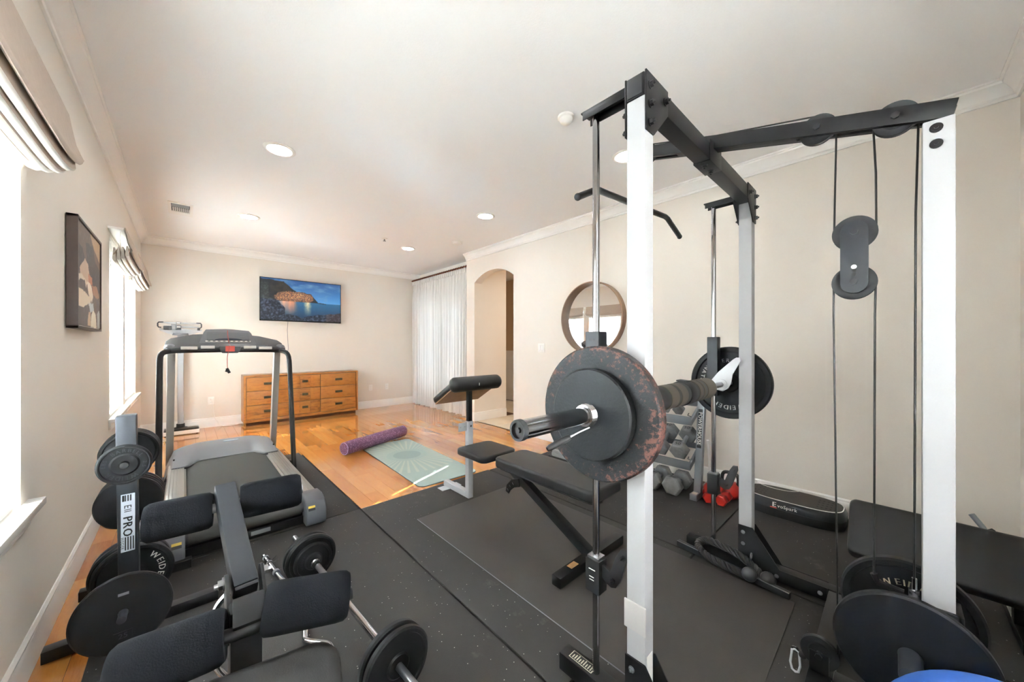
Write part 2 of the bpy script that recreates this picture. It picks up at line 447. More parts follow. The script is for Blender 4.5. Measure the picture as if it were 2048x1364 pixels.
def text_arc(mb, t, size, r, a_mid, mat, inward=False, sx=1.0, gap=1.15, bold=0.0):
    tot = text_w(t, size, sx) * gap; x = -tot / 2
    for c in t:
        w = (0.3 if c == ' ' else glyph(c)[2]) * size * sx * gap
        if c != ' ':
            vs, fs, _ = glyph(c); s = (x + w / 2) / r
            ang = a_mid - s if not inward else a_mid + s
            R = Matrix.Rotation(ang - pi / 2 if not inward else ang + pi / 2, 4, 'Z'); base = Vector((cos(ang) * r, sin(ang) * r, 0))
            for dx in ((0,) if not bold else (0, bold)):
                mb.add([mat @ (base + R @ Vector((dx + v.x * size * sx - w / 2 / gap, (v.y - 0.35) * size, 0))) for v in vs], fs)
        x += w

def copy_tree(o, parent=None, label=None):
    c = o.copy(); C.objects.link(c); c.parent = parent
    if label: c['label'] = label
    for ch in list(o.children): copy_tree(ch, c)
    return c

def stadium(cx, cy, hw, hh, n=8):
    """rounded slot outline: long along b"""
    r = hw; pts = []
    for i in range(n + 1): a = pi * i / n; pts.append((cx + r * cos(a), cy + hh - r + r * sin(a)))
    for i in range(n + 1): a = pi + pi * i / n; pts.append((cx + r * cos(a), cy - hh + r + r * sin(a)))
    return pts
def rrect(x0, x1, y0, y1, r, n=6):
    pts = []
    for cx, cy, a0 in ((x1 - r, y1 - r, 0), (x0 + r, y1 - r, pi / 2), (x0 + r, y0 + r, pi), (x1 - r, y0 + r, 1.5 * pi)):
        for i in range(n + 1): a = a0 + pi / 2 * i / n; pts.append((cx + r * cos(a), cy + r * sin(a)))
    return pts

# ================================================================== ROOM SHELL
fl = struct('floor', MB().box(XL - 0.15, 4.02, YB - 0.15, 6.95, -0.06, -0.003), simple('dark_subfloor', '15110d', 0.8))
# hardwood planks, laid along y
pm = to_mesh('plank', MB().box(-0.5, 0.5, -0.5, 0.5, -0.5, 0.5), M['plank'])
PW = 0.106
def lay(x0, y0, y1):
    y = y0 - random.random() * 0.5
    while y < y1:
        L = random.choice([0.45, 0.62, 0.8, 0.95, 1.15]) if random.random() > 0.12 else 0.24
        a, b = max(y, y0), min(y + L, y1); y += L
        if b - a < 0.03: continue
        p = bpy.data.objects.new('plank', pm); C.objects.link(p); p.parent = fl
        p.location = (x0 + PW / 2, (a + b) / 2, -0.003); p.scale = (PW - 0.0012, b - a - 0.0012, 0.006)
k = 0
while XL + k * PW < 3.62:
    x = XL + k * PW; k += 1
    if x < -0.30: lay(x, 0.35, YF)
    elif x < 0.86: lay(x, 4.40, YF)
    elif x < XR: lay(x, 2.58, YF)
    else: lay(x, 4.71, YF)
# hall floor tiles
hf = struct('floor_hall', MB().box(XR, 5.4, 1.9, 4.49, -0.06, -0.004).box(4.02, 5.4, 4.49, 7.1, -0.06, -0.004), M['dresser_dark'])
tm = to_mesh('tile', MB().box(-0.226, 0.226, -0.226, 0.226, -0.003, 0.003), M['tile'], bevel=0.0015)
for i in range(5):
    for j in range(11):
        x, y = XR + 0.23 + i * 0.456, 4.26 + (j - 4) * 0.456
        if y > 4.49 and x < 4.2: continue
        if x > 5.25 or y > 6.9: continue
        t = bpy.data.objects.new('tile', tm); C.objects.link(t); t.parent = hf; t.location = (x, y, -0.003)

struct('ceiling', MB().box(XL - 0.15, 4.02, YB - 0.15, 6.95, H, H + 0.1), M['ceiling'])
struct('ceiling_hall', MB().box(XR + 0.14, 5.4, 1.9, 4.49, 2.62, 2.66).box(4.02, 5.4, 4.49, 7.1, 2.62, 2.66), M['ceiling'])
# left wall with three window openings and one added for light
wl = MB(); ys = [YB - 0.15] + [v for w in sorted(WIN) for v in w] + [YF + 0.15]
for i in range(0, len(ys), 2): wl.box(XL - 0.15, XL, ys[i], ys[i + 1], 0, H)
for a, b in WIN: wl.box(XL - 0.15, XL, a, b, 0, WZ0); wl.box(XL - 0.15, XL, a, b, WZ1, H)
struct('wall_left', wl, M['wall'], smooth=False)
struct('wall_far', MB().box(XL, 4.02, YF, YF + 0.15, 0, H), M['wall'], smooth=False)
struct('wall_back', MB().box(XL, FILL_WIN[0], YB - 0.15, YB, 0, H).box(FILL_WIN[1], XR + 0.14, YB - 0.15, YB, 0, H).box(FILL_WIN[0], FILL_WIN[1], YB - 0.15, YB, 0, WZ0).box(FILL_WIN[0], FILL_WIN[1], YB - 0.15, YB, WZ1, H), M['wall'], smooth=False)
bw = MB()
for x in (FILL_WIN[0], (FILL_WIN[0] + FILL_WIN[1]) / 2 - 0.03, FILL_WIN[1] - 0.05): bw.box(x, x + 0.05, YB - 0.13, YB - 0.09, WZ0, WZ1)
w6 = struct('window_6', bw, M['white_plastic'])  # unseen window added behind the camera to let fill light in
part('frame_rail', MB().box(FILL_WIN[0] + 0.05, FILL_WIN[1] - 0.05, YB - 0.129, YB - 0.091, WZ0, WZ0 + 0.05).box(FILL_WIN[0] + 0.05, FILL_WIN[1] - 0.05, YB - 0.129, YB - 0.091, WZ1 - 0.05, WZ1), M['white_plastic'], w6)
part('pane', MB().box(FILL_WIN[0] + 0.04, FILL_WIN[1] - 0.04, YB - 0.112, YB - 0.108, WZ0 + 0.04, WZ1 - 0.04), M['glass'], w6)
part('sill', MB().box(FILL_WIN[0] + 0.001, FILL_WIN[1] - 0.001, YB - 0.088, YB + 0.03, WZ0 + 0.001, WZ0 + 0.014), M['sill'], w6)
rsd = thing('added_roller_shade', 'white roller shade over the fill window added behind the camera', 'shade', ((FILL_WIN[0] + FILL_WIN[1]) / 2, YB - 0.05, WZ0 + 0.02))  # shade made up together with the added back window
part('fabric', MB().box(FILL_WIN[0] + 0.01, FILL_WIN[1] - 0.01, YB - 0.052, YB - 0.051, WZ0 + 0.03, WZ1 - 0.02), M['slat'], rsd)
part('hem_bar', MB().box(FILL_WIN[0] + 0.01, FILL_WIN[1] - 0.01, YB - 0.057, YB - 0.046, WZ0 + 0.018, WZ0 + 0.032), M['white_plastic'], rsd)
# right wall with arched opening
AY0, AY1, AS, AR = 3.59, 4.49, 2.178, 0.145
rad = ((AY1 - AY0) ** 2 / 4 + AR ** 2) / (2 * AR); ca = (AY0 + AY1) / 2; half = math.asin((AY1 - AY0) / 2 / rad)
arc = [(ca + rad * sin(t), AS + AR - rad + rad * cos(t)) for t in [half - 2 * half * i / 20 for i in range(21)]]
outline = [(YB, 0), (AY0, 0)] + list(reversed(arc)) + [(AY1, 0), (4.70, 0), (4.70, H), (YB, H)]
struct('wall_right', MB().prism(outline, FX, XR, XR + 0.14), M['wall'], smooth=False)
struct('wall_hall', MB().box(XR + 0.14, 4.02, 4.49, 4.70, 0, H).box(3.86, 4.02, 4.70, 6.95, 0, H), M['wall'], smooth=False)
struct('wall_hall_far', MB().box(5.25, 5.4, 1.9, 7.1, 0, H), M['hallwall'], smooth=False)
struct('wall_hall_end', MB().box(4.02, 5.4, 7.0, 7.1, 0, H), M['hallwall'], smooth=False)
struct('wall_hall_near', MB().box(XR + 0.14, 5.4, 1.9, 2.0, 0, H), M['hallwall'], smooth=False)
ws = struct('trim_wainscot', MB().box(5.225, 5.25, 2.0, 7.0, 0, 1.04).box(5.20, 5.25, 2.0, 7.0, 1.04, 1.08), M['trim'])
for i in range(10): part('panel', MB().box(5.215, 5.225, 2.1 + i * 0.48, 2.5 + i * 0.48, 0.16, 0.95), M['trim'], ws, bevel=0.004)
# curtain recess wall with a window
RW0, RW1, RZ0, RZ1 = 4.92, 6.55, 0.08, 2.3
struct('wall_recess', MB().box(3.62, 3.70, 4.70, RW0, 0, H).box(3.62, 3.70, RW1, YF, 0, H).box(3.62, 3.70, RW0, RW1, RZ1, H).box(3.62, 3.70, RW0, RW1, 0, RZ0), M['wall'], smooth=False)

# baseboards (profile in offset d from wall, height z)
def molding(name, prof, segs):
    mb = MB()
    for (p0, p1, nrm) in segs:
        p0, p1, nrm = Vector(p0), Vector(p1), Vector(nrm); n = len(prof)
        vs = []
        for p, cut in ((p0, 0), (p1, 1)):
            for d, z in prof: vs.append(p + nrm * d + Vector((0, 0, z)))
        mb.add(vs, [(i, n + i, n + (i + 1) % n, (i + 1) % n) for i in range(n)] + [tuple(range(n)), tuple(reversed(range(n, 2 * n)))])
    return struct(name, mb, M['trim'], angle=25)
BP = [(0, 0.0), (0.016, 0.0), (0.016, 0.105), (0.011, 0.118), (0.012, 0.128), (0.004, 0.137), (0, 0.137)]
molding('baseboard_left', BP, [((XL, YB, 0), (XL, YF, 0), (1, 0, 0))])
molding('baseboard_far', BP, [((XL, YF, 0), (3.62, YF, 0), (0, -1, 0))])
molding('baseboard_right', BP, [((XR, YB, 0), (XR, AY0, 0), (-1, 0, 0)), ((XR, AY1, 0), (XR, 4.70, 0), (-1, 0, 0)), ((XR - 0.016, AY1, 0), (4.02, AY1, 0), (0, -1, 0))])
molding('baseboard_back', BP, [((XL, YB, 0), (XR, YB, 0), (0, 1, 0))])
CP = [(0, H - 0.102), (0.012, H - 0.102), (0.014, H - 0.086), (0.022, H - 0.080), (0.030, H - 0.060), (0.052, H - 0.032), (0.066, H - 0.024), (0.068, H - 0.012), (0.078, H - 0.010), (0.078, H), (0, H)]
molding('trim_crown_left', CP, [((XL, YB, 0), (XL, YF, 0), (1, 0, 0))])
molding('trim_crown_far', CP, [((XL, YF, 0), (3.62, YF, 0), (0, -1, 0))])
molding('trim_crown_right', CP, [((XR, YB, 0), (XR, 4.70, 0), (-1, 0, 0))])
molding('trim_crown_back', CP, [((XL, YB, 0), (XR, YB, 0), (0, 1, 0))])

# ------------------------------------------------------------------ windows
for i, (a, b) in enumerate(WIN):
    x0, x1 = XL - 0.13, XL - 0.09
    fr = MB().box(x0, x1, a, a + 0.03, WZ0, WZ1).box(x0, x1, b - 0.03, b, WZ0, WZ1).box(x0, x1, a, b, WZ1 - 0.045, WZ1).box(x0, x1, a, b, WZ0, WZ0 + 0.05)
    w = struct('window_%d' % (i + 1 if i < 3 else 5), fr, M['white_plastic'])  # fourth opening's window is unseen, added to light the near room
    zm = (WZ0 + WZ1) / 2
    part('sash_rail', MB().box(x0, x1 + 0.01, a + 0.03, b - 0.03, zm - 0.025, zm + 0.025), M['white_plastic'], w)
    part('pane', MB().box(x0 + 0.015, x0 + 0.02, a + 0.03, b - 0.03, WZ0 + 0.04, zm), M['glass'], w)
    part('pane', MB().box(x0 + 0.025, x0 + 0.03, a + 0.03, b - 0.03, zm, WZ1 - 0.04), M['glass'], w)
    part('sill', MB().prism([(XL - 0.088, a + 0.001), (XL + 0.001, a + 0.001), (XL + 0.001, a - 0.07), (XL + 0.045, a - 0.07), (XL + 0.045, b + 0.07), (XL + 0.001, b + 0.07), (XL + 0.001, b - 0.001), (XL - 0.088, b - 0.001)], FZ, WZ0 - 0.014, WZ0 + 0.012), M['sill'], w, bevel=0.003)
    part('apron', MB().box(XL, XL + 0.014, a - 0.045, b + 0.045, WZ0 - 0.075, WZ0 - 0.016), M['trim'], w, bevel=0.002)
fr = MB()
for y in (RW0, (RW0 + RW1) / 2 - 0.03, RW1 - 0.06): fr.box(3.64, 3.68, y, y + 0.06, RZ0, RZ1)
fr.box(3.64, 3.68, RW0, RW1, RZ0, RZ0 + 0.07).box(3.64, 3.68, RW0, RW1, RZ1 - 0.06, RZ1)
w4 = struct('window_4', fr, M['white_plastic'])
part('pane', MB().box(3.657, 3.662, RW0 + 0.05, (RW0 + RW1) / 2, RZ0 + 0.06, RZ1 - 0.05), M['glass'], w4)
part('pane', MB().box(3.663, 3.668, (RW0 + RW1) / 2, RW1 - 0.05, RZ0 + 0.06, RZ1 - 0.05), M['glass'], w4)

# ------------------------------------------------------------------ blinds
BL = ['white slatted blind in the near left window at the photo edge', 'white slatted blind in the window beyond the framed painting', 'white slatted blind in the farthest left window before the corner', 'white slatted blind in the unseen left window added for light']
sl_cache = {}
for i, (a, b) in enumerate(WIN):
    gap = 0.024 if i < 2 else 0.006
    L = b - a - gap - 0.004; yc = a + 0.004 + L / 2
    bl = thing('window_blind', BL[i], 'blind', (XL - 0.03, yc, WZ0 + 0.012), 'white slatted window blinds')
    part('head_rail', MB().box(XL - 0.055, XL - 0.008, yc - L / 2, yc + L / 2, WZ1 - 0.05, WZ1 - 0.002), M['slat'], bl, bevel=0.003)
    part('bottom_rail', MB().box(XL - 0.055, XL - 0.006, yc - L / 2, yc + L / 2, WZ0 + 0.014, WZ0 + 0.036), M['sill'], bl, bevel=0.004)
    sm = None; z = WZ0 + 0.066; ang = radians(102)
    while z < WZ1 - 0.06:
        if sm is None:
            mb = MB(); pr = []
            for q in range(5):
                t = (q / 4 - 0.5) * 0.05; bow = 0.0035 * (1 - (2 * q / 4 - 1) ** 2)
                pr.append((cos(ang) * t + sin(ang) * bow, sin(ang) * t - cos(ang) * bow))
            vs = [(x, y, zz) for y in (-L / 2, L / 2) for x, zz in pr] + [(x + 0.0024 * sin(ang), y, zz - 0.0024 * cos(ang)) for y in (-L / 2, L / 2) for x, zz in pr]
            fs = []
            for q in range(4): fs += [(q, q + 1, 5 + q + 1, 5 + q), (10 + q + 1, 10 + q, 15 + q, 15 + q + 1)]
            fs += [(0, 5, 15, 10), (4, 14, 19, 9)]
            for e in (0, 5): fs += [(e + q, e + 10 + q, e + 11 + q, e + 1 + q) for q in range(4)]
            sm = to_mesh('slat', mb.add(vs, fs), M['slat'])
        s = bpy.data.objects.new('slat', sm); C.objects.link(s); s.parent = bl
        s.location = (0, 0, z - (WZ0 + 0.012)); z += 0.038
    for y in (yc - L * 0.33, yc + L * 0.33):
        part('ladder_cord', MB().tube([(XL - 0.012, y, WZ1 - 0.03), (XL - 0.012, y, WZ0 + 0.03)], 0.0012, 6), M['white_plastic'], bl)
    part('tilt_wand', MB().tube([(XL - 0.002, a + 0.07, WZ1 - 0.03), (XL + 0.003, a + 0.07, 1.28), (XL + 0.004, a + 0.07, 1.12)], 0.004, 8), M['white_plastic'], bl)

# ------------------------------------------------------------------ roman shades
SH = [(1.10, 2.20, 'taupe roman shade gathered in folds over the near left window'),
      (4.02, 4.98, 'taupe roman shade with white lining beside the framed painting'),
      (5.06, 6.22, 'taupe roman shade with white lining nearest the far corner'), (0.06, 1.08, 'taupe roman shade over the unseen left window added for light')]
for a, b, lab in SH:
    t = thing('roman_shade', lab, 'shade', (XL, (a + b) / 2, 1.84), 'taupe roman shades on the left wall')
    part('header_board', MB().box(XL + 0.001, XL + 0.085, a, b, 2.082, 2.10), M['trim'], t, bevel=0.002)
    def drape(name, poly, mat, y0, y1, sag, **kw):
        mb = MB(); n = len(poly); K = 14; vs = []
        zt = max(z for x, z in poly); zb_ = min(z for x, z in poly)
        for k in range(K + 1):
            u = 0.5 - 0.5 * cos(pi * k / K); y = y0 + (y1 - y0) * u
            e = min(y - y0, y1 - y); d = sag * (1 - math.exp(-e / 0.10))
            vs += [(x, y, z - d * min(1.0, max(0.0, (2.07 - z) / 0.12))) for x, z in poly]
        fs = [(k * n + i, k * n + (i + 1) % n, (k + 1) * n + (i + 1) % n, (k + 1) * n + i) for k in range(K) for i in range(n)]
        fs += [tuple(range(n)), tuple(reversed(range(K * n, (K + 1) * n)))]
        mb.add(vs, fs)
        if len(mat if isinstance(mat, list) else [mat]) > 1: mb.m = [1 if (q < K * n and q % n == 0) else 0 for q in range(len(fs))]
        return part(name, mb, mat, t, angle=60, **kw)
    def sheet(name, pts, mat, th=0.004, y0=a, y1=b):
        n = len(pts); off = []
        for q, (x, z) in enumerate(pts):
            p = pts[max(q - 1, 0)]; r = pts[min(q + 1, n - 1)]; d = Vector((r[0] - p[0], 0, r[1] - p[1])).normalized(); off.append((x - d.z * th, z + d.x * th))
        drape(name, [(XL + x, z) for x, z in pts + list(reversed(off))], mat, y0, y1, 0.060 if a < 3 else 0.022)
    sheet('front_panel', [(0.090, 2.103), (0.098, 2.05), (0.108, 1.99), (0.120, 1.955), (0.128, 1.935), (0.124, 1.925)], M['taupe'])
    sheet('lining', [(0.084, 2.08), (0.092, 2.05), (0.102, 1.99), (0.113, 1.955), (0.117, 1.935)], M['lining'], 0.002, a + 0.01, b - 0.01)
    for q, (x, zb, zt) in enumerate([(0.102, 1.884, 1.965), (0.079, 1.864, 1.955), (0.056, 1.854, 1.95), (0.033, 1.850, 1.945)]):
        pts = []
        for u in range(13):
            an = pi * u / 12; pts.append((XL + x + 0.0105 * cos(an), zb + 0.0105 - 0.0105 * sin(an)))
        drape('fold', [(XL + x + 0.004, zt)] + pts + [(XL + x - 0.004, zt)], [M['lining'], M['taupe']], a + 0.006 * q, b - 0.012 * (q + 1), 0.052 if a < 3 else 0.020, label='white lined fold hanging under the shade')
    for y in (a + 0.02, b - 0.02):
        sg = -1 if y < (a + b) / 2 else 1
        part('side_gather', MB().tube([(XL + 0.118, y, 1.95), (XL + 0.10, y + 0.005, 1.90), (XL + 0.085, y, 1.945), (XL + 0.07, y + 0.006, 1.885), (XL + 0.052, y, 1.94), (XL + 0.03, y + 0.005, 1.89)], 0.008, 8), M['taupe'], t)
    part('pull_cord', MB().tube([(XL + 0.06, a + 0.06, 2.08), (XL + 0.062, a + 0.07, 1.96)], 0.0016, 6), M['white_plastic'], t)

# ------------------------------------------------------------------ ceiling fittings
for x, y, lab in [(0.522, 3.118, 'round lit downlight nearest the left wall, largest in view'), (0.54, 4.978, 'round lit downlight beside the ceiling vent'),
                  (2.50, 3.141, 'round lit downlight over the preacher stand'), (2.482, 4.994, 'farthest round lit downlight near the curtain'),
                  (2.503, 1.407, 'round lit downlight half hidden behind the near white upright'), (0.522, 1.25, 'round lit downlight above the weight tree, out of the frame top')]:
    d = thing('ceiling_downlight', lab, 'ceiling light', (x, y, H), 'recessed ceiling downlights')
    part('trim_ring', MB().lathe([(0.078, 0), (0.105, 0), (0.105, -0.004), (0.10, -0.008), (0.085, -0.010), (0.078, -0.006)], (x, y, H)), M['white_plastic'], d)
    part('lens', MB().lathe([(0.0, -0.0035), (0.06, -0.0045), (0.0785, -0.002), (0.0785, -0.001), (0, -0.001)], (x, y, H), closed=False), M['lamp'], d)
d = thing('smoke_detector', 'white dome smoke detector on the ceiling above the weight machine', 'smoke detector', (1.79, 1.425, H))
part('base', MB().lathe([(0, 0), (0.052, 0), (0.052, -0.012), (0.046, -0.016), (0, -0.016)], (1.79, 1.425, H), closed=False), M['white_plastic'], d)
part('dome', MB().lathe([(0.042, -0.016), (0.04, -0.03), (0.03, -0.042), (0.012, -0.048), (0, -0.049)], (1.79, 1.425, H), closed=False), M['white_plastic'], d)
d = thing('smoke_detector', 'small cream smoke detector on the ceiling near the archway', 'smoke detector', (2.84, 4.2, H))
part('base', MB().lathe([(0, 0), (0.072, 0), (0.072, -0.01), (0, -0.012)], (2.84, 4.2, H), closed=False), M['white_plastic'], d)
part('cover', MB().lathe([(0.066, -0.011), (0.062, -0.032), (0.045, -0.038), (0, -0.039)], (2.84, 4.2, H), closed=False), M['white_plastic'], d)
d = thing('fire_sprinkler', 'tiny ceiling sprinkler head above the television side', 'sprinkler', (2.013, 4.744, H))
part('escutcheon', MB().lathe([(0, 0), (0.04, 0), (0.036, -0.008), (0.012, -0.012), (0, -0.012)], (2.013, 4.744, H), closed=False), M['white_plastic'], d)
part('head', MB().lathe([(0.01, -0.012), (0.008, -0.03), (0.02, -0.034), (0.02, -0.037), (0, -0.037)], (2.013, 4.744, H), closed=False), M['brushed'], d)
v = thing('ceiling_vent', 'white rectangular air vent in the ceiling near the left corner', 'vent', (-0.03, 5.2, H))
vx0, vx1, vy0, vy1 = -0.125, 0.07, 4.98, 5.42
ox0, ox1, oy0, oy1 = -0.100, 0.045, 5.005, 5.30
part('frame', MB().box(vx0, vx1, vy0, oy0, H - 0.010, H).box(vx0, vx1, oy1, vy1, H - 0.010, H).box(vx0, ox0, oy0, oy1, H - 0.010, H).box(ox1, vx1, oy0, oy1, H - 0.010, H), M['white_plastic'], v)
part('duct_opening', MB().box(ox0, ox1, oy0, oy1, H - 0.003, H - 0.001), simple('duct_dark', '3c3c3c', 0.7), v)
part('damper', MB().box(ox0 + 0.004, ox1 - 0.004, oy0 + 0.012, oy0 + 0.13, H - 0.008, H - 0.005), M['grey_steel'], v)
for q in range(9):
    x = ox0 + 0.010 + q * 0.0155
    part('louver', MB().box(x, x + 0.0085, oy0 + 0.15, oy1 - 0.006, H - 0.010, H - 0.004), M['white_plastic'], v)

# ------------------------------------------------------------------ wall outlets and switch
def outlet(x, lab):
    o = thing('wall_outlet', lab, 'outlet', (x, YF, 0.385))
    part('cover_plate', MB().box(x - 0.036, x + 0.036, YF - 0.006, YF, 0.328, 0.442), M['white_plastic'], o, bevel=0.003)
    for z in (0.362, 0.408):
        s = part('socket', MB().prism(stadium(x, z, 0.016, 0.017), FY, YF - 0.009, YF - 0.005), M['trim'], o)
        part('slot', MB().box(x - 0.008, x - 0.006, YF - 0.0095, YF - 0.0085, z - 0.005, z + 0.005).box(x + 0.006, x + 0.008, YF - 0.0095, YF - 0.0085, z - 0.005, z + 0.005), M['letter_dark'], s)
outlet(0.289, 'white wall outlet with a plug beside the dresser left end')
outlet(2.615, 'white wall outlet right of the dresser, left one of two')
outlet(2.93, 'white wall outlet close to the sheer curtain')
s = thing('light_switch', 'white double rocker light switch plate beside the archway', 'switch', (XR, 3.065, 1.165))
part('cover_plate', MB().box(XR - 0.006, XR, 3.007, 3.123, 1.107, 1.222), M['white_plastic'], s, bevel=0.003)
for y in (3.042, 3.088): part('rocker', MB().box(XR - 0.011, XR - 0.004, y - 0.016, y + 0.016, 1.132, 1.198), M['sill'], s, bevel=0.003)

# ------------------------------------------------------------------ sheer curtain and rod
cu = thing('sheer_curtain', 'long white pleated sheer curtain hanging beside the archway', 'curtain', (3.46, 5.8, 0))
mb = MB(); NY, zs = 260, [0.012, 0.10, 0.25, 0.7, 1.2, 1.7, 2.1, 2.38, 2.44, 2.475, 2.505]
random.seed(3); ph = [random.random() * 6 for _ in range(5)]
for z in zs:
    for i in range(NY + 1):
        u = i / NY; y = 4.78 + 1.98 * u
        amp = 0.030 if z < 2.3 else (0.012 if z < 2.45 else 0.006)
        dx = amp * (sin(u * 2 * pi * 19 + ph[0] + 0.3 * sin(z * 1.2 + u * 9)) + 0.45 * sin(u * 2 * pi * 41 + ph[1]) + 0.3 * sin(u * 2 * pi * 7 + z * 0.5 + ph[2]))
        mb.v.append(Vector((3.47 + dx, y + 0.006 * sin(z * 3 + i), z + (0.006 * sin(u * 60) if z < 0.05 else 0))))
for r in range(len(zs) - 1):
    for i in range(NY): a = r * (NY + 1) + i; mb.f.append((a, a + 1, a + NY + 2, a + NY + 1)); mb.m.append(0)
part('panel', mb, M['sheer'], cu, angle=180)
hb = MB()
for i in range(60):
    y = 4.79 + 1.96 * i / 59
    hb.box(3.455 - 0.006 * (i % 2), 3.485, y - 0.014, y + 0.014, 2.425, 2.50)
part('heading_tape', hb, M['sheer'], cu, bevel=0.004)
rd = thing('curtain_rod', 'dark twisted bronze curtain rod above the sheer curtain', 'curtain rod', (3.47, 5.75, 2.52))
part('rod', MB().cyl((3.47, 4.74, 2.522), (3.47, 6.80, 2.522), 0.013, n=12), M['copper'], rd)
hx = MB().tube([(3.47 + 0.014 * cos(i * 0.55), 4.76 + i * 0.0068, 2.522 + 0.014 * sin(i * 0.55)) for i in range(299)], 0.0065, 5)
part('twist', hx, M['bronze'], rd)
part('finial', MB().sphere((3.47, 4.745, 2.522), 0.022, n=14, k=8).sphere((3.47, 4.735, 2.40), 0.016, n=12, k=8).tube([(3.47, 4.745, 2.51), (3.47, 4.735, 2.41)], 0.004, 6), M['bronze'], rd)
part('bracket', MB().beam((3.47, 4.80, 2.522), (3.62, 4.80, 2.522), 0.015, 0.02).box(3.60, 3.62, 4.78, 4.82, 2.48, 2.56).beam((3.47, 6.75, 2.522), (3.62, 6.75, 2.522), 0.015, 0.02).box(3.60, 3.62, 6.73, 6.77, 2.48, 2.56), M['bronze'], rd)

# ------------------------------------------------------------------ mirror
mi = thing('round_mirror', 'round wall mirror in a deep wooden ring frame', 'mirror', (XR, 2.28, 1.50))
part('frame', MB().lathe([(0.388, 0), (0.402, 0), (0.402, 0.075), (0.398, 0.078), (0.391, 0.078), (0.388, 0.075)], (XR, 2.28, 1.50), (-1, 0, 0), 72), M['mirror_wood'], mi)
part('mirror_glass', MB().lathe([(0, 0.004), (0.388, 0.004), (0.388, 0.010), (0, 0.010)], (XR, 2.28, 1.50), (-1, 0, 0), 72, closed=False), M['mirror'], mi, smooth=False)

# ------------------------------------------------------------------ picture grids
def color_grid(name, nx, nz, pos, fn, mat, parent):
    me = bpy.data.meshes.new(name); vs = []; cols = []
    for j in range(nz + 1):
        for i in range(nx + 1):
            u, v = i / nx, j / nz; vs.append(pos(u, v)); c = lin(fn(u, v)); cols += [c[0], c[1], c[2], 1.0]
    fs = [(j * (nx + 1) + i, j * (nx + 1) + i + 1, (j + 1) * (nx + 1) + i + 1, (j + 1) * (nx + 1) + i) for j in range(nz) for i in range(nx)]
    off = origin_of(parent); me.from_pydata([tuple(Vector(p) - off) for p in vs], [], fs); me.materials.append(mat)
    a = me.color_attributes.new('Col', 'FLOAT_COLOR', 'POINT'); a.data.foreach_set('color', cols); me.update()
    o = bpy.data.objects.new(name, me); C.objects.link(o); o.parent = parent; return o
def nz_(x, y, s, o=3): return mnoise.fractal(Vector((x * s, y * s, 3.7)), 1.0, 2.0, o)
def lerp(a, b, t): t = max(0, min(1, t)); return tuple(a[i] + (b[i] - a[i]) * t for i in range(3))
def coast(u, v):
    # v up; a lit coastal village at dusk
    asp = 1.75; x = u * asp; h = 0.47                                   # horizon
    sky = lerp((70, 128, 178), (26, 70, 118), (v - h) / 0.5); sky = lerp(sky, (98, 130, 158), max(0, nz_(x, v * 2.5, 3.5, 4)) * 0.9)
    c = sky
    if v < h:
        c = lerp((36, 88, 122), (24, 50, 74), (h - v) / 0.42)
        for cx, col, w in ((0.27, (240, 160, 120), 0.10), (0.38, (205, 125, 85), 0.06), (0.56, (235, 200, 140), 0.055), (0.34, (225, 140, 100), 0.05)):
            d = abs(u - cx + 0.012 * nz_(x, v, 14)); c = lerp(c, col, max(0, 1 - d / w) * max(0, 1 - (h - v) / 0.36) * 0.9)
    top = 0.98 - 0.10 * u if u < 0.27 else (0.93 - (u - 0.27) * 1.35 if u < 0.42 else 0.735 - max(0, u - 0.42) * 0.25 if u < 0.60 else 0.69 - (u - 0.60) * 2.2)
    top += 0.02 * nz_(x, 1, 9)
    if h < v < top and u < 0.70:
        c = lerp((44, 42, 40), (24, 30, 36), 0.5 + nz_(x, v, 12))
        e = ((u - 0.40) / 0.23) ** 2 + ((v - 0.58) / 0.15) ** 2 + 0.5 * nz_(x, v, 7)
        if e < 1:
            k = 0.55 * mnoise.cell(Vector((x * 60, v * 52, 1))) + 0.45 * mnoise.cell(Vector((x * 140, v * 130, 7))); k2 = mnoise.cell(Vector((x * 150, v * 140, 5)))
            c = lerp((92, 66, 60), (206, 128, 76), k)
            if k2 > 0.86: c = (248, 200, 125)
            c = lerp(c, (44, 42, 44), max(0, e - 0.5))
    if 0.70 < u < 0.80 and abs(v - (0.475 - (u - 0.7) * 0.18)) < 0.012: c = (44, 48, 54)
    shore = 0.60 - u * 0.55 if u < 0.20 else (0.49 - (u - 0.2) * 2.4 if u < 0.28 else 0.0)
    low = 0.14 + 0.02 * nz_(x, 2, 8) + (0.10 * max(0, u - 0.62) / 0.38) - 0.07 * max(0, 1 - abs(u - 0.48) / 0.1)
    if v < low or (u < 0.28 and v < max(shore, 0.3 if u < 0.25 else 0) + 0.03 * nz_(x, v, 9)) or (u < 0.09 and v < 0.9):
        k = nz_(x, v, 26, 4)
        c = lerp((16, 22, 32), (78, 88, 106), 0.30 + k * 1.3); c = lerp(c, (24, 34, 58), 0.25)
        if u < 0.16 and v > 0.5: c = lerp(c, (58, 60, 44), 0.5)
        if u > 0.8: c = lerp(c, (92, 58, 44), 0.35)
    return c
tvx0, tvx1, tvz0, tvz1, tvy = 0.862, 2.052, 1.585, 2.272, 6.715
tv = thing('television', 'wall mounted television showing a lit coastal village at dusk', 'television', (1.457, tvy, tvz0))
part('case', MB().box(tvx0, tvx1, tvy, tvy + 0.035, tvz0, tvz1).box(tvx0 + 0.25, tvx1 - 0.25, tvy + 0.035, tvy + 0.06, tvz0 + 0.1, tvz1 - 0.1), M['tv_black'], tv, bevel=0.003)
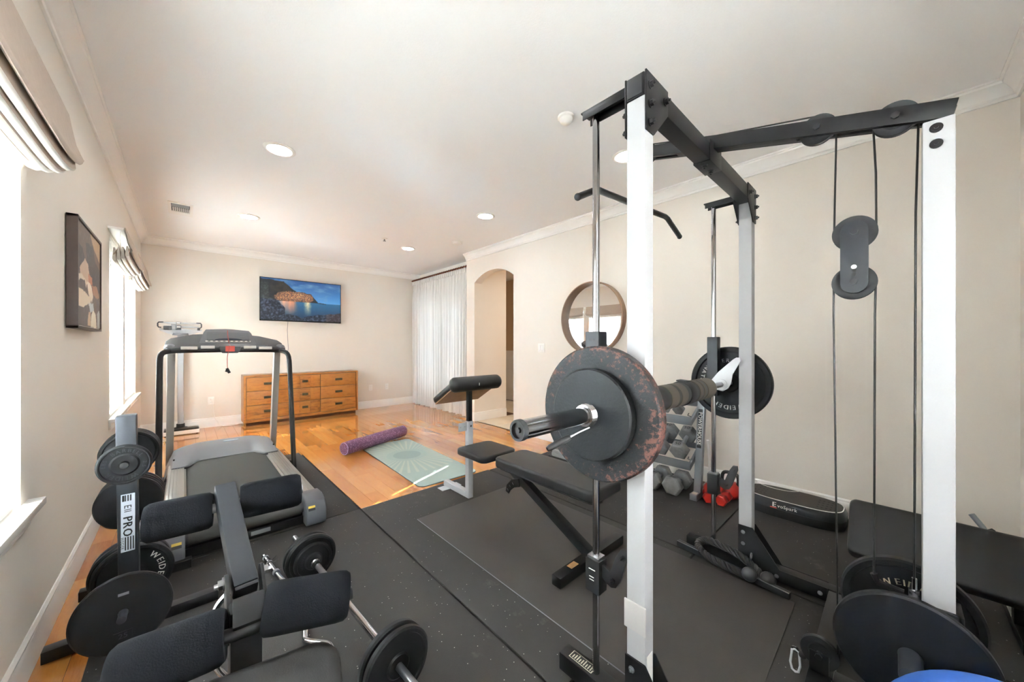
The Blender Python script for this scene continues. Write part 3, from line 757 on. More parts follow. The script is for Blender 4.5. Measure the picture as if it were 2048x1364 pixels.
part('bezel', MB().box(tvx0, tvx1, tvy - 0.004, tvy, tvz1 - 0.010, tvz1).box(tvx0, tvx1, tvy - 0.004, tvy, tvz0, tvz0 + 0.020).box(tvx0, tvx0 + 0.010, tvy - 0.004, tvy, tvz0, tvz1).box(tvx1 - 0.010, tvx1, tvy - 0.004, tvy, tvz0, tvz1), M['tv_black'], tv)
color_grid('screen', 272, 152, lambda u, v: (tvx0 + 0.010 + u * (tvx1 - tvx0 - 0.02), tvy - 0.0015, tvz0 + 0.02 + v * (tvz1 - tvz0 - 0.03)), coast, M['screen'], tv)
part('wall_mount', MB().box(1.30, 1.61, tvy + 0.058, YF, 1.78, 2.08), M['black_matte'], tv)
cb = MB().tube([(1.246, 6.735, 1.59), (1.244, 6.78, 1.45), (1.258, 6.785, 1.15), (1.238, 6.79, 0.95), (1.25, 6.795, 0.755)], 0.003, 6)
tag(part('television_cable', cb, M['grey_plastic']), 'thin cable hanging from the television down behind the dresser', 'cable')

def blob(u, v, pts):
    ins = False; j = len(pts) - 1
    for i in range(len(pts)):
        xi, yi = pts[i]; xj, yj = pts[j]
        if (yi > v) != (yj > v) and u < (xj - xi) * (v - yi) / (yj - yi) + xi: ins = not ins
        j = i
    return ins
SHAPES = [([(0, 0), (1, 0), (1, 1), (0, 1)], (116, 100, 92)), ([(0.5, 1), (1, 1), (1, .78), (.7, .86)], (176, 146, 116)),
          ([(.35, .86), (.62, .88), (.78, .74), (.98, .70), (1, .42), (.82, .40), (.62, .48), (.38, .62)], (92, 86, 86)),
          ([(0, .80), (.22, .76), (.36, .66), (.3, .55), (.12, .52), (0, .54)], (88, 80, 80)),
          ([(.1, .56), (.30, .70), (.42, .66), (.5, .52), (.42, .45), (.12, .50)], (208, 180, 156)), ([(.42, .56), (.60, .54), (.62, .47), (.46, .46)], (190, 132, 104)),
          ([(.0, .49), (.18, .51), (.40, .46), (.34, .40), (.05, .44)], (226, 210, 190)), ([(.10, .45), (.28, .47), (.36, .38), (.20, .34), (.06, .38)], (104, 92, 90)),
          ([(.38, .48), (.58, .46), (.66, .34), (.60, .27), (.46, .34)], (232, 218, 200)), ([(.60, .46), (.86, .48), (.96, .36), (.84, .33), (.66, .36)], (176, 134, 108)),
          ([(0, .36), (.30, .35), (.58, .31), (.50, .22), (.26, .20), (0, .18)], (228, 212, 190)), ([(.0, .18), (.26, .20), (.44, .24), (.52, .10), (.40, .0), (0, 0)], (112, 102, 100)),
          ([(.45, .25), (.66, .27), (.70, .18), (.52, .16)], (204, 208, 208)), ([(.54, .0), (.56, .12), (.66, .185), (.78, .14), (.82, .0)], (240, 232, 214)),
          ([(.80, .34), (1, .30), (1, .18), (.84, .16)], (108, 98, 98)), ([(.86, .0), (.86, .16), (.95, .22), (1, .18), (1, 0)], (186, 188, 184)), ([(.40, .02), (.44, .16), (.54, .17), (.54, .0)], (214, 186, 158))]
def abstract(u, v):
    uu = u + 0.02 * nz_(u, v, 7); vv = v + 0.015 * nz_(u + 5, v, 7); c = SHAPES[0][1]
    for pts, col in SHAPES[1:]:
        if blob(uu, vv, pts): c = col
    return lerp(c, (255, 245, 235), 0.08 * nz_(u, v, 22))
py0, py1, pz0, pz1, px = 2.73, 3.405, 1.285, 1.845, XL + 0.042
pc = thing('framed_painting', 'abstract brown and cream painting in a deep dark frame', 'painting', (XL, (py0 + py1) / 2, pz0))
part('frame', MB().box(XL + 0.004, px, py0, py0 + 0.012, pz0, pz1).box(XL + 0.004, px, py1 - 0.012, py1, pz0, pz1).box(XL + 0.004, px, py0, py1, pz0, pz0 + 0.012).box(XL + 0.004, px, py0, py1, pz1 - 0.012, pz1), M['frame_brown'], pc)
part('backing', MB().box(XL + 0.004, px - 0.010, py0 + 0.01, py1 - 0.01, pz0 + 0.01, pz1 - 0.01), M['white_plastic'], pc)
color_grid('canvas', 110, 110, lambda u, v: (px - 0.006, py0 + 0.016 + u * (py1 - py0 - 0.032), pz0 + 0.016 + v * (pz1 - pz0 - 0.032)), abstract, M['canvas'], pc)

# ================================================================== FLOOR MATS
def mat_tile(x0, x1, y0, y1, lab, n='rubber_mat'):
    return tag(part(n, MB().box(x0, x1, y0, y1, 0.0, 0.009), M['rubber_mat'], bevel=0.002), lab, 'mat', 'black rubber gym floor mats')
mat_tile(0.946, 2.134, 0.781, 2.640, 'speckled black rubber mat under the adjustable bench and preacher stand')
mat_tile(2.146, 3.334, 0.776, 2.630, 'black rubber mat under the dumbbell rack')
mat_tile(-0.268, 0.934, 0.802, 2.643, 'speckled black rubber mat under the barbells and weight tree')
mat_tile(-0.268, 0.930, 2.655, 4.480, 'black rubber mat under the treadmill')
mat_tile(0.945, 2.136, YB + 0.02, 0.769, 'black rubber mat under the cable tower')
mat_tile(2.146, 3.334, YB + 0.02, 0.766, 'black rubber mat under the vibration platform')
mat_tile(-0.268, 0.936, YB + 0.02, 0.790, 'black rubber mat under the sit up bench seat')
tag(part('equipment_mat', MB().box(1.168, 2.066, 0.31, 2.212, 0.009, 0.0135), M['thin_mat'], bevel=0.001), 'smooth dark grey equipment mat lying between the white uprights', 'mat')
part('edge_strip', MB().box(1.1665, 1.1685, 0.31, 2.212, 0.009, 0.0128), M['grey_plastic'], bpy.data.objects['equipment_mat'])  # lighter strip paints the light caught along the mat's bevel

# yoga mat and foam roller
ymt = thing('yoga_mat', 'sage green yoga mat with a sunburst print on the wood floor', 'yoga mat', (1.775, 3.5, 0.0005), rot=(0, 0, radians(-2)))
part('top_sheet', MB().prism(rrect(-0.295, 0.295, -0.81, 0.72, 0.06), FZ, 0.006, 0.0085), M['yoga'], ymt, local=True)
part('underside', MB().prism(rrect(-0.297, 0.297, -0.812, 0.722, 0.06), FZ, 0.0, 0.006), M['yoga_edge'], ymt, local=True)
d0, d1 = Vector((1.262, 4.03, 0.082)), Vector((2.105, 4.36, 0.082)); ax = (d1 - d0)
fr_ = thing('foam_roller', 'long speckled purple foam roller lying across the yoga mat', 'foam roller', (d0 + ax / 2) - Vector((0, 0, 0.073)))
part('roller', MB().lathe([(0, 0), (0.060, 0), (0.066, 0.003), (0.070, 0.012), (0.070, ax.length - 0.012), (0.066, ax.length - 0.003), (0.060, ax.length), (0, ax.length)], d0, ax, 40, closed=False), M['purple'], fr_)
part('end_ring', MB().lathe([(0.060, -0.001), (0.0665, 0.001), (0.0665, 0.004), (0.060, 0.002)], d0, ax, 40), simple('pale_purple_edge', 'b79bc4', 0.6), fr_)

# ================================================================== WEIGHT PLATES
def plate_mesh(R, t, hole, style='rim', hub=None, d=0.006):
    h = t / 2; hub = hub or hole + 0.022
    if style == 'rim':
        p = [(hole, -h), (R - 0.006, -h), (R, -h + 0.006), (R, h - 0.006), (R - 0.006, h), (R * 0.87, h), (R * 0.84, h - d), (hub + 0.006, h - d), (hub, h - 0.001), (hole, h - 0.001)]
    elif style == 'flat':
        p = [(hole, -h), (R - 0.005, -h), (R, -h + 0.005), (R, h - 0.005), (R - 0.005, h), (hole, h)]
    else:  # stepped dish
        p = [(hole, -h), (R - 0.006, -h), (R, -h + 0.007), (R, h - 0.007), (R - 0.008, h), (R * 0.90, h + 0.0), (R * 0.86, h - d), (R * 0.60, h - d), (R * 0.56, h - 0.001), (hole, h - 0.001)]
    return MB().lathe(p, n=64)
def plate(label, c, zdir, R, t, hole, style='rim', mat='iron', up=(0, 0, 1), group=None, letters=None, lmat='letter_white', d=0.006, roll=0.0):
    o = part('weight_plate', plate_mesh(R, t, hole, style, d=d), M[mat], None, angle=30)
    o.matrix_world = frame(zdir, up, c) @ Matrix.Rotation(roll, 4, 'Z')
    tag(o, label, 'weight plate', group)
    if letters:
        for k, (txt, size, r, ang, inward, zz) in enumerate(letters):
            mb = MB(); text_arc(mb, txt, size, r, ang, Matrix.Translation((0, 0, zz)), inward, gap=1.25, bold=size * 0.04)
            l = part('lettering', mb, M[lmat], None, smooth=False); l.parent = o
    return o

# ================================================================== POWER / SMITH MACHINE
sm = thing('smith_machine', 'tall white and black cable tower and smith machine frame', 'weight machine', (1.623, 0.3, 0.0135))
Z0 = 0.0135
MX = 1.623
def mirx(x): return 2 * MX - x
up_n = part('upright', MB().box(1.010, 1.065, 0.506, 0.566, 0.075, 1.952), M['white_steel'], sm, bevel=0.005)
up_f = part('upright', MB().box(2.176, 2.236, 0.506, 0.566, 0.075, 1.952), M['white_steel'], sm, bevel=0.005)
part('sleeve_band', MB().box(1.005, 1.0105, 0.502, 0.572, 0.328, 0.414), simple('pale_grey_plastic', 'b3b1af', 0.5), up_n, bevel=0.002, label='pale grey plastic band on the upright')
lb = part('warning_label', MB().box(1.022, 1.055, 0.5045, 0.5062, 0.10, 0.26), M['white_plastic'], up_n)
cb_ = part('cross_beam', MB().box(1.007, mirx(1.007), 0.507, 0.565, 1.952, 2.020), M['black_steel'], sm, bevel=0.003)
part('end_cap', MB().box(1.003, 1.008, 0.512, 0.560, 1.956, 2.016), M['black_matte'], cb_, bevel=0.002)
part('end_cap', MB().box(mirx(1.008), mirx(1.003), 0.512, 0.560, 1.956, 2.016), M['black_matte'], cb_, bevel=0.002)
GP = [(1.008, 2.024), (1.157, 2.024), (1.157, 1.945), (1.082, 1.868), (1.060, 1.845), (1.008, 1.845)]
def bolt(p, d, r=0.0095, parent=None, mat='bolt', L=0.012):
    p = Vector(p); d = Vector(d).normalized()
    mb = MB().cyl(p, p + d * 0.003, r * 1.35, n=16).cyl(p + d * 0.003, p + d * L, r, n=6).cyl(p + d * L, p + d * (L + 0.006), r * 0.45, n=8)
    return part('bolt', mb, M[mat], parent)
for side in (0, 1):
    f = (lambda x: x) if side == 0 else mirx
    for (y0, y1, dr) in ((0.5005, 0.5058, -1), (0.5662, 0.5715, 1)):
        g = part('gusset_plate', MB().prism([(f(x), z) for x, z in GP], FY, y0, y1), M['black_steel'], sm, bevel=0.0012)
        for x, z in ((1.030, 1.985), (1.030, 1.928), (1.133, 1.980), (1.030, 1.872)):
            bolt((f(x), y0 if dr < 0 else y1, z), (0, dr, 0), parent=g)
# rod brackets, guide rods
for side in (0, 1):
    f = (lambda x: x) if side == 0 else mirx
    a, b = sorted((f(1.014), f(1.064)))
    part('rod_bracket', MB().box(a, b, 0.572, 0.742, 2.002, 2.008).box(a, a + 0.004, 0.572, 0.735, 1.978, 2.004).box(b - 0.004, b, 0.572, 0.735, 1.978, 2.004), M['black_steel'], sm, bevel=0.001)
    part('guide_rod', MB().cyl((f(1.040), 0.697, 0.07), (f(1.040), 0.697, 2.003), 0.0122, n=24), M['chrome'], sm)
# base
for side in (0, 1):
    f = (lambda x: x) if side == 0 else mirx
    a, b = sorted((f(1.009), f(1.066)))
    bb = part('side_base', MB().box(a, b, 0.14, 0.836, Z0, 0.076), M['black_steel'], sm, bevel=0.004)
    part('base_label', MB().box(a + 0.012, b - 0.012, 0.705 if side == 0 else 0.75, 0.80, 0.0761, 0.0768), M['sticker'] if side == 0 else M['black_steel'], bb)
    if side == 0:
        part('printed_lines', MB().box(a + 0.014, b - 0.014, 0.708, 0.797, 0.0769, 0.0772), M['letter_dark'], bb)
        ln = MB()
        for q in range(9): ln.box(a + 0.017, b - 0.017 - 0.004 * (q % 3), 0.712 + q * 0.0092, 0.716 + q * 0.0092, 0.0772, 0.0775)
        part('print', ln, M['sticker'], bb)
    for xx in ((1.0030, 1.0082), (1.0668, 1.072)):
        x0, x1 = sorted((f(xx[0]), f(xx[1])))
        g = part('base_gusset', MB().prism([(0.568, 0.245), (0.503, 0.245), (0.388, 0.078), (0.21, 0.078), (0.21, 0.018), (0.568, 0.018)], FX, x0, x1), M['black_steel'], sm, bevel=0.001)
        dr = -1 if f(xx[0]) < f(1.0375) else 1
        xo = x0 if dr < 0 else x1
        for y, z in ((0.545, 0.21), (0.545, 0.15), (0.40, 0.045), (0.235, 0.045)): bolt((xo, y, z), (dr, 0, 0), 0.007, g, 'brushed', 0.006)
part('cross_base', MB().box(1.072, mirx(1.072), 0.143, 0.205, Z0, 0.074), M['black_steel'], sm, bevel=0.004)
part('rear_base', MB().box(1.592, 1.652, -0.43, 0.143, Z0, 0.074), M['black_steel'], sm, bevel=0.004)
part('rear_foot', MB().box(1.33, 1.92, -0.455, -0.40, Z0, 0.066), M['black_steel'], sm, bevel=0.004)
# cable beam and lat tower
SL = 0.264
def bz(y): return 1.870 + SL * (y + 0.118)          # beam centre height
yb0, yb1 = -0.112, 0.86
poly = [(yb0, bz(yb0) - 0.026), (yb1, bz(yb1) - 0.026), (yb1, bz(yb1) + 0.026), (yb0 - 0.012, bz(yb0) + 0.024)]
part('cable_beam', MB().prism(poly, FX, 1.594, 1.600).prism(poly, FX, 1.640, 1.646)
     .prism([(yb0, bz(yb0) - 0.026), (yb1, bz(yb1) - 0.026), (yb1, bz(yb1) - 0.023), (yb0, bz(yb0) - 0.023)], FX, 1.600, 1.610)
     .prism([(yb0, bz(yb0) - 0.026), (yb1, bz(yb1) - 0.026), (yb1, bz(yb1) - 0.023), (yb0, bz(yb0) - 0.023)], FX, 1.630, 1.640)
     .prism([(0.24, bz(0.24) - 0.026), (0.66, bz(0.66) - 0.026), (0.66, bz(0.66) + 0.026), (0.24, bz(0.24) + 0.026)], FX, 1.599, 1.641), M['black_steel'], sm, bevel=0.0015)
cp = part('clamp_plate', MB().box(1.555, 1.690, 0.5035, 0.5068, 1.948, 2.032).box(1.555, 1.690, 0.5652, 0.5685, 1.948, 2.07).box(1.555, 1.690, 0.5035, 0.5685, 1.9475, 1.9515), M['black_steel'], sm, bevel=0.001)
for x in (1.585, 1.66): bolt((x, 0.536, 1.9475), (0, 0, -1), 0.009, cp)
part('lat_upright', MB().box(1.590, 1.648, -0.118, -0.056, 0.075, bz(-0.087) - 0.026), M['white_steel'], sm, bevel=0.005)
for z in (1.826, 1.780): bolt((1.590, -0.082, z), (-1, 0, 0), 0.010, sm, 'bolt', 0.004)
def pulley(c, R, w=0.018):
    p = part('pulley_wheel', MB().lathe([(0.008, -w / 2), (R * 0.55, -w / 2), (R * 0.62, -w / 2 + 0.003), (R * 0.8, -w / 2 + 0.003), (R, -w / 2), (R, -w / 2 + 0.003), (R - 0.009, 0), (R, w / 2 - 0.003), (R, w / 2), (R * 0.8, w / 2 - 0.003), (R * 0.62, w / 2 - 0.003), (R * 0.55, w / 2), (0.008, w / 2)], c, (1, 0, 0), 40), M['rubber_black'], sm)
    part('axle', MB().cyl((c[0] - 0.029, c[1], c[2]), (c[0] + 0.030, c[1], c[2]), 0.0075, n=12).cyl((c[0] - 0.034, c[1], c[2]), (c[0] - 0.027, c[1], c[2]), 0.0105, n=6), M['bolt'], p)
    return p
PXC = 1.620
pulley((PXC, 0.181, bz(0.181)), 0.050); pulley((PXC, -0.002, bz(-0.002)), 0.051); pulley((PXC, 0.80, bz(0.80) - 0.004), 0.048)
pulley((PXC, 0.089, 1.568), 0.055); pulley((PXC, 0.090, 1.406), 0.055)
for x0, x1 in ((PXC - 0.020, PXC - 0.015), (PXC + 0.015, PXC + 0.020)):
    part('block_plate', MB().prism(stadium(0.0895, 1.487, 0.033, 0.118), FX, x0, x1), M['charcoal_steel'], sm, bevel=0.001)
for z, rr_, mm in ((1.455, 0.007, 'trim'), (1.443, 0.006, 'black_matte'), (1.430, 0.006, 'black_matte')):
    part('hole', MB().cyl((PXC - 0.0206, 0.0895, z), (PXC - 0.0198, 0.0895, z), rr_, n=12), M[mm], sm)
rc = 0.0028
def arc_pts(c, R, a0, a1, n=12): return [(PXC, c[0] + R * cos(a0 + (a1 - a0) * i / n), c[1] + R * sin(a0 + (a1 - a0) * i / n)) for i in range(n + 1)]
Rp = 0.0480
w1, w2 = (0.181, bz(0.181)), (-0.002, bz(-0.002))
cA = arc_pts((0.80, bz(0.80) - 0.004), 0.045, 0.0, radians(105)) + [(PXC, 0.5, bz(0.5) + 0.036)] + arc_pts(w1, Rp, radians(105), radians(180))
cA = [(PXC, 0.845, 1.965)] + cA + arc_pts((0.089, 1.568), Rp + 0.002, 0, -pi) + [(PXC, 0.040, 1.75)] + arc_pts(w2, Rp, 0, pi)[:] 
cA += [(PXC, -0.044, 1.6), (PXC, -0.041, 0.475)]
part('cable', MB().tube(cA, rc, 6), M['cable'], sm)
cB = [(PXC, 0.205, 0.09)] + arc_pts((0.176, 0.124), 0.046, radians(-10), radians(-175))[:0] + arc_pts((0.176, 0.124), 0.046, radians(-80), radians(-175))
cB = cB + [(PXC, 0.130, 0.29)] + [(PXC, 0.140, 1.30)] + arc_pts((0.090, 1.406), Rp + 0.002, 0, pi)[:0] + [(PXC, 0.140, 1.395)] + arc_pts((0.090, 1.406), Rp + 0.002, 0, pi) + [(PXC, 0.042, 1.30), (PXC, 0.044, 0.46)]
part('cable', MB().tube(cB, rc, 6), M['cable'], sm)
part('cable_end', MB().cyl((PXC, -0.041, 0.455), (PXC, -0.041, 0.495), 0.006, n=10).cyl((PXC, -0.041, 0.445), (PXC, -0.041, 0.46), 0.011, n=6), M['chrome'], sm)
pulley((PXC, 0.176, 0.135), 0.052)
part('low_pulley_bracket', MB().box(1.597, 1.604, 0.150, 0.202, 0.07, 0.142).box(1.636, 1.643, 0.150, 0.202, 0.07, 0.142).box(1.597, 1.643, 0.140, 0.20, 0.07, 0.080), M['black_steel'], sm, bevel=0.002)
ca = part('weight_carriage', MB().box(1.575, 1.589, -0.128, -0.046, 0.24, 0.445).box(1.649, 1.663, -0.128, -0.046, 0.24, 0.445).box(1.575, 1.663, -0.054, -0.030, 0.24, 0.445).box(1.575, 1.663, -0.132, -0.120, 0.24, 0.445), M['black_steel'], sm, bevel=0.002)
part('plate_peg', MB().cyl((1.365, -0.030, 0.345), (1.576, -0.030, 0.345), 0.0235, n=24).cyl((1.662, -0.030, 0.345), (1.96, -0.030, 0.345), 0.0235, n=24), M['charcoal_steel'], ca, bevel=0.002)
part('hanger', MB().tube([(1.62, 0.044, 0.47), (1.62, 0.035, 0.445), (1.62, -0.02, 0.44)], 0.010, 8), M['black_steel'], ca)
# adjustable safety stops
for side in (0, 1):
    f = (lambda x: x) if side == 0 else mirx
    a, b = sorted((f(1.016), f(1.064)))
    st = part('safety_stop', MB().box(a, b, 0.670, 0.724, 0.360, 0.472), M['black_matte'], sm, bevel=0.002)
    part('collar', MB().box(a + 0.004, b - 0.004, 0.675, 0.719, 0.472, 0.479), M['brushed'], st)
    part('print', MB().box(f(1.0155) - 0.0004, f(1.0155) + 0.0004, 0.685, 0.71, 0.437, 0.4395).box(f(1.0155) - 0.0004, f(1.0155) + 0.0004, 0.69, 0.708, 0.412, 0.414).box(f(1.0155) - 0.0004, f(1.0155) + 0.0004, 0.69, 0.708, 0.402, 0.404), M['letter_white'], st)
    LV = [(0.670, 0.458), (0.659, 0.456), (0.640, 0.448), (0.620, 0.505), (0.600, 0.540), (0.578, 0.542), (0.576, 0.520), (0.604, 0.430), (0.618, 0.405), (0.636, 0.398), (0.652, 0.404), (0.670, 0.415)]
    xl = f(1.040)
    lv = part('stop_lever', MB().prism(LV, FX, xl - 0.006, xl + 0.006), M['black_matte'], st, bevel=0.002)
    bolt((xl - 0.006, 0.628, 0.425), (-1, 0, 0), 0.006, st)
    bolt((xl - 0.006, 0.592, 0.515), (-1, 0, 0), 0.006, st)

# ================================================================== SMITH BARBELL AND ITS PLATES
BY, BZ = 0.640, 0.986
bar = thing('smith_barbell', 'long chrome barbell riding on the two guide rods', 'barbell', (MX, BY, BZ))
part('shaft', MB().cyl((0.985, BY, BZ), (mirx(0.985), BY, BZ), 0.0145, n=24), M['brushed'], bar)
for side in (0, 1):
    f = (lambda x: x) if side == 0 else mirx
    sl = part('sleeve', MB().lathe([(0.0, 0.012), (0.020, 0.012), (0.0215, 0.0), (0.0252, 0.0), (0.0258, 0.004), (0.0252, 0.008), (0.0252, 0.382), (0.0, 0.382)], (f(0.612), BY, BZ), (1 if side == 0 else -1, 0, 0), 40, closed=False), M['chrome'], bar)
    part('end_ring', MB().lathe([(0.0195, -0.003), (0.0262, -0.003), (0.0272, 0.0), (0.0272, 0.012), (0.0256, 0.014), (0.0195, 0.014)], (f(0.612), BY, BZ), (1 if side == 0 else -1, 0, 0), 40), M['black_matte'], sl)
    part('end_disc', MB().cyl((f(0.6235), BY, BZ), (f(0.618), BY, BZ), 0.0196, n=28), M['black_matte'], sl)
    part('end_bolt', MB().cyl((f(0.618), BY, BZ), (f(0.611), BY, BZ), 0.0075, n=6), M['bolt'], sl)
    a, b = sorted((f(1.014), f(1.066)))
    part('slider_block', MB().box(a, b, 0.670, 0.724, 0.915, 1.246), M['charcoal_steel'], bar, bevel=0.004)
    part('slider_slot', MB().box(f(1.0138) - 0.0005, f(1.0138) + 0.0005, 0.688, 0.708, 1.215, 1.222), M['letter_dark'], bar)
    HK = [(0.690, 1.005), (0.655, 1.052), (0.585, 1.122), (0.568, 1.134), (0.552, 1.133), (0.548, 1.118), (0.585, 1.045), (0.594, 0.992), (0.606, 0.966), (0.632, 0.950), (0.664, 0.955), (0.686, 0.975)]
    xh = f(1.100)
    part('lock_hook', MB().prism(HK, FX, xh - 0.004, xh + 0.004).cyl((xh - 0.012, BY, BZ), (xh + 0.012, BY, BZ), 0.030, n=28), simple('cast_silver', 'b9babd', 0.38, metal=0.35) if side == 0 else bpy.data.materials['cast_silver'], bar, bevel=0.001, smooth=False)
    part('lock_hub', MB().cyl((f(1.068), BY, BZ), (f(1.088), BY, BZ), 0.034, n=28), M['black_matte'], bar, bevel=0.002)
pl = plate('large worn black iron plate with rusty chips on the near barbell end', (0.966, BY, BZ), (-1, 0, 0), 0.211, 0.040, 0.0262, 'flat', 'iron_worn')
plate('smaller rough black iron plate in front of the worn plate', (0.929, BY, BZ), (-1, 0, 0), 0.142, 0.033, 0.0262, 'flat', 'iron_rough')
plate('black ridged iron plate with white letters on the far barbell end', (2.292, BY, BZ), (-1, 0, 0), 0.205, 0.040, 0.0262, 'rim', 'iron', d=0.009,
      letters=[('WEIDER', 0.036, 0.142, radians(270), False, 0.0125), ('INTER', 0.030, 0.128, radians(112), False, 0.0125), ('NATIONAL', 0.030, 0.142, radians(180), True, 0.0125)])
cl = thing('barbell_collar', 'chrome spring clamp with a black lever on the near barbell sleeve', 'collar', (0.900, BY, BZ))
part('ring', MB().lathe([(0.0262, -0.013), (0.033, -0.013), (0.036, -0.009), (0.033, -0.004), (0.036, 0.0), (0.033, 0.004), (0.036, 0.009), (0.033, 0.012), (0.0262, 0.012)], (0.900, BY, BZ), (1, 0, 0), 36), M['chrome'], cl)
part('rod', MB().tube([(0.900, BY - 0.012, BZ - 0.036), (0.87, BY + 0.004, BZ - 0.048), (0.83, BY + 0.016, BZ - 0.062)], 0.0045, 8), M['chrome'], cl)
part('lever', MB().tube([(0.838, BY + 0.014, BZ - 0.059), (0.826, BY + 0.018, BZ - 0.063), (0.775, BY + 0.035, BZ - 0.082), (0.766, BY + 0.038, BZ - 0.0855)], 0.0095, 12, rr=[0.008, 0.0105, 0.0095, 0.006]), M['black_matte'], cl)
# foam pad on the bar
pd = thing('barbell_pad', 'thick taupe and black banded foam pad around the bar', 'bar pad', (1.64, BY, BZ))
rp = 0.048
part('core', MB().lathe([(0.015, 0), (rp - 0.003, 0), (rp, 0.004), (rp, 0.536), (rp - 0.003, 0.54), (0.015, 0.54)], (1.37, BY, BZ), (1, 0, 0), 40), M['foam_black'], pd)
for x0, x1 in ((1.405, 1.475), (1.505, 1.565), (1.70, 1.735), (1.755, 1.765), (1.80, 1.912)):
    part('band', MB().lathe([(rp - 0.001, x0), (rp + 0.0025, x0), (rp + 0.0025, x1), (rp - 0.001, x1)], (0, BY, BZ), (1, 0, 0), 40), M['taupe_band'], pd)
part('strap', MB().lathe([(rp + 0.001, 1.60), (rp + 0.006, 1.60), (rp + 0.006, 1.665), (rp + 0.001, 1.665)], (0, BY, BZ), (1, 0, 0), 40).beam((1.632, BY - 0.02, BZ + 0.053), (1.632, BY + 0.02, BZ + 0.056), 0.05, 0.006), M['rubber_black'], pd)
# carriage plates
plate('black iron plate at the bottom right, nearest on the weight carriage peg', (1.470, -0.030, 0.345), (-1, 0, 0), 0.159, 0.026, 0.0245, 'flat', 'iron')
plate('black iron plate with pale letters behind the cable tower upright', (1.716, -0.030, 0.345), (-1, 0, 0), 0.160, 0.034, 0.0245, 'rim', 'iron', letters=[('WEIDER', 0.028, 0.088, radians(92), False, 0.0115)], lmat='letter_gold', d=0.008)

# ---- lat bar
lt = thing('lat_pulldown_bar', 'black angled pulldown bar hanging behind the near white upright', 'pulldown bar', (1.605, 0.845, 1.875))
pts = [(1.115, 0.83, 1.772), (1.125, 0.832, 1.777), (1.25, 0.838, 1.842), (1.275, 0.84, 1.848), (1.605, 0.845, 1.874), (1.93, 0.852, 1.903), (1.965, 0.853, 1.900), (2.14, 0.862, 1.845), (2.15, 0.863, 1.842)]
part('bar', MB().tube(pts, 0.0135, 14), M['black_steel'], lt)
for e in (pts[0], pts[-1]): part('end_cap', MB().sphere(e, 0.0145, n=14, k=8), M['rubber_black'], lt)
part('tab', MB().box(1.598, 1.612, 0.842, 0.848, 1.875, 1.915), M['black_steel'], lt)
part('snap_hook', MB().tube([(1.605, 0.845 + 0.010 * cos(t), 1.945 + 0.033 * sin(t)) for t in [2 * pi * i / 16 for i in range(16)]], 0.003, 8, closed=True), M['chrome'], lt)
part('ball_stop', MB().sphere((1.62, 0.845, 1.985), 0.016, n=16, k=10), M['rubber_black'], lt)
# ---- carabiner on low pulley
kb = thing('carabiner', 'small silver carabiner hooked beside the low pulley', 'carabiner', (1.62, 0.242, 0.05))
part('loop', MB().tube([(1.618, 0.252, 0.098), (1.618, 0.242, 0.103), (1.618, 0.232, 0.098), (1.618, 0.229, 0.05), (1.618, 0.234, 0.026), (1.618, 0.243, 0.022), (1.618, 0.252, 0.027), (1.618, 0.257, 0.05)], 0.0038, 8, closed=True), simple('bright_zinc', 'd3d5d9', 0.3, metal=0.3), kb)
part('eyelet', MB().lathe([(0.006, -0.002), (0.012, -0.002), (0.012, 0.002), (0.006, 0.002)], (1.618, 0.243, 0.103), (1, 0, 0.3), 20), M['chrome'], kb)
part('ball_stop', MB().sphere((1.62, 0.222, 0.095), 0.013, n=14, k=8), M['rubber_black'], kb)

# ---- triceps rope and square bar at the far base
rp_ = thing('triceps_rope', 'black braided rope with ball ends looped on the floor', 'rope', (2.12, 0.6, 0.0135))
rpts = [(2.085, 0.515, 0.035), (2.092, 0.57, 0.034), (2.10, 0.63, 0.034), (2.118, 0.70, 0.036), (2.14, 0.745, 0.045), (2.163, 0.762, 0.062), (2.180, 0.738, 0.085), (2.172, 0.68, 0.098), (2.155, 0.60, 0.098), (2.142, 0.53, 0.085), (2.128, 0.475, 0.06), (2.112, 0.445, 0.042)]
def smooth_path(p, n):
    out = []; P = [Vector(p[0])] + [Vector(q) for q in p] + [Vector(p[-1])]
    for i in range(1, len(P) - 2):
        for j in range(n):
            t = j / n; a, b, c, d = P[i - 1], P[i], P[i + 1], P[i + 2]
            out.append(0.5 * ((2 * b) + (-a + c) * t + (2 * a - 5 * b + 4 * c - d) * t * t + (-a + 3 * b - 3 * c + d) * t ** 3))
    out.append(Vector(p[-1])); return out
core = smooth_path(rpts, 10)
for ph_ in (0, 2 * pi / 3, 4 * pi / 3):
    st = []; a = None
    for i, p in enumerate(core):
        d = (core[min(i + 1, len(core) - 1)] - core[max(i - 1, 0)]).normalized()
        a = d.orthogonal().normalized() if a is None else (a - d * a.dot(d)).normalized(); b = d.cross(a); t = i * 0.55 + ph_
        st.append(p + (a * cos(t) + b * sin(t)) * 0.0105)
    part('strand', MB().tube(st, 0.0108, 8), simple('braided_rope_fibre', '2a2825', 0.8) if ph_ == 0 else M['rubber_black'], rp_)
for e in ((2.083, 0.495, 0.048), (2.108, 0.422, 0.048)): part('ball_end', MB().sphere(e, 0.0335, n=24, k=14), simple('dark_ball_rubber', '2b2b2d', 0.3), rp_)
part('ring', MB().tube([(2.14 + 0.014 * cos(t), 0.50, 0.115 + 0.014 * sin(t)) for t in [2 * pi * i / 14 for i in range(14)]], 0.003, 6, closed=True), M['brushed'], rp_)
sb = thing('square_bar', 'thin square steel tube lying on the floor beneath the rope', 'steel bar', (2.115, 0.6, 0.0135))
part('tube', MB().beam((2.150, 0.872, 0.0305), (2.073, 0.33, 0.0305), 0.026, 0.030), M['charcoal_steel'], sb, bevel=0.002)
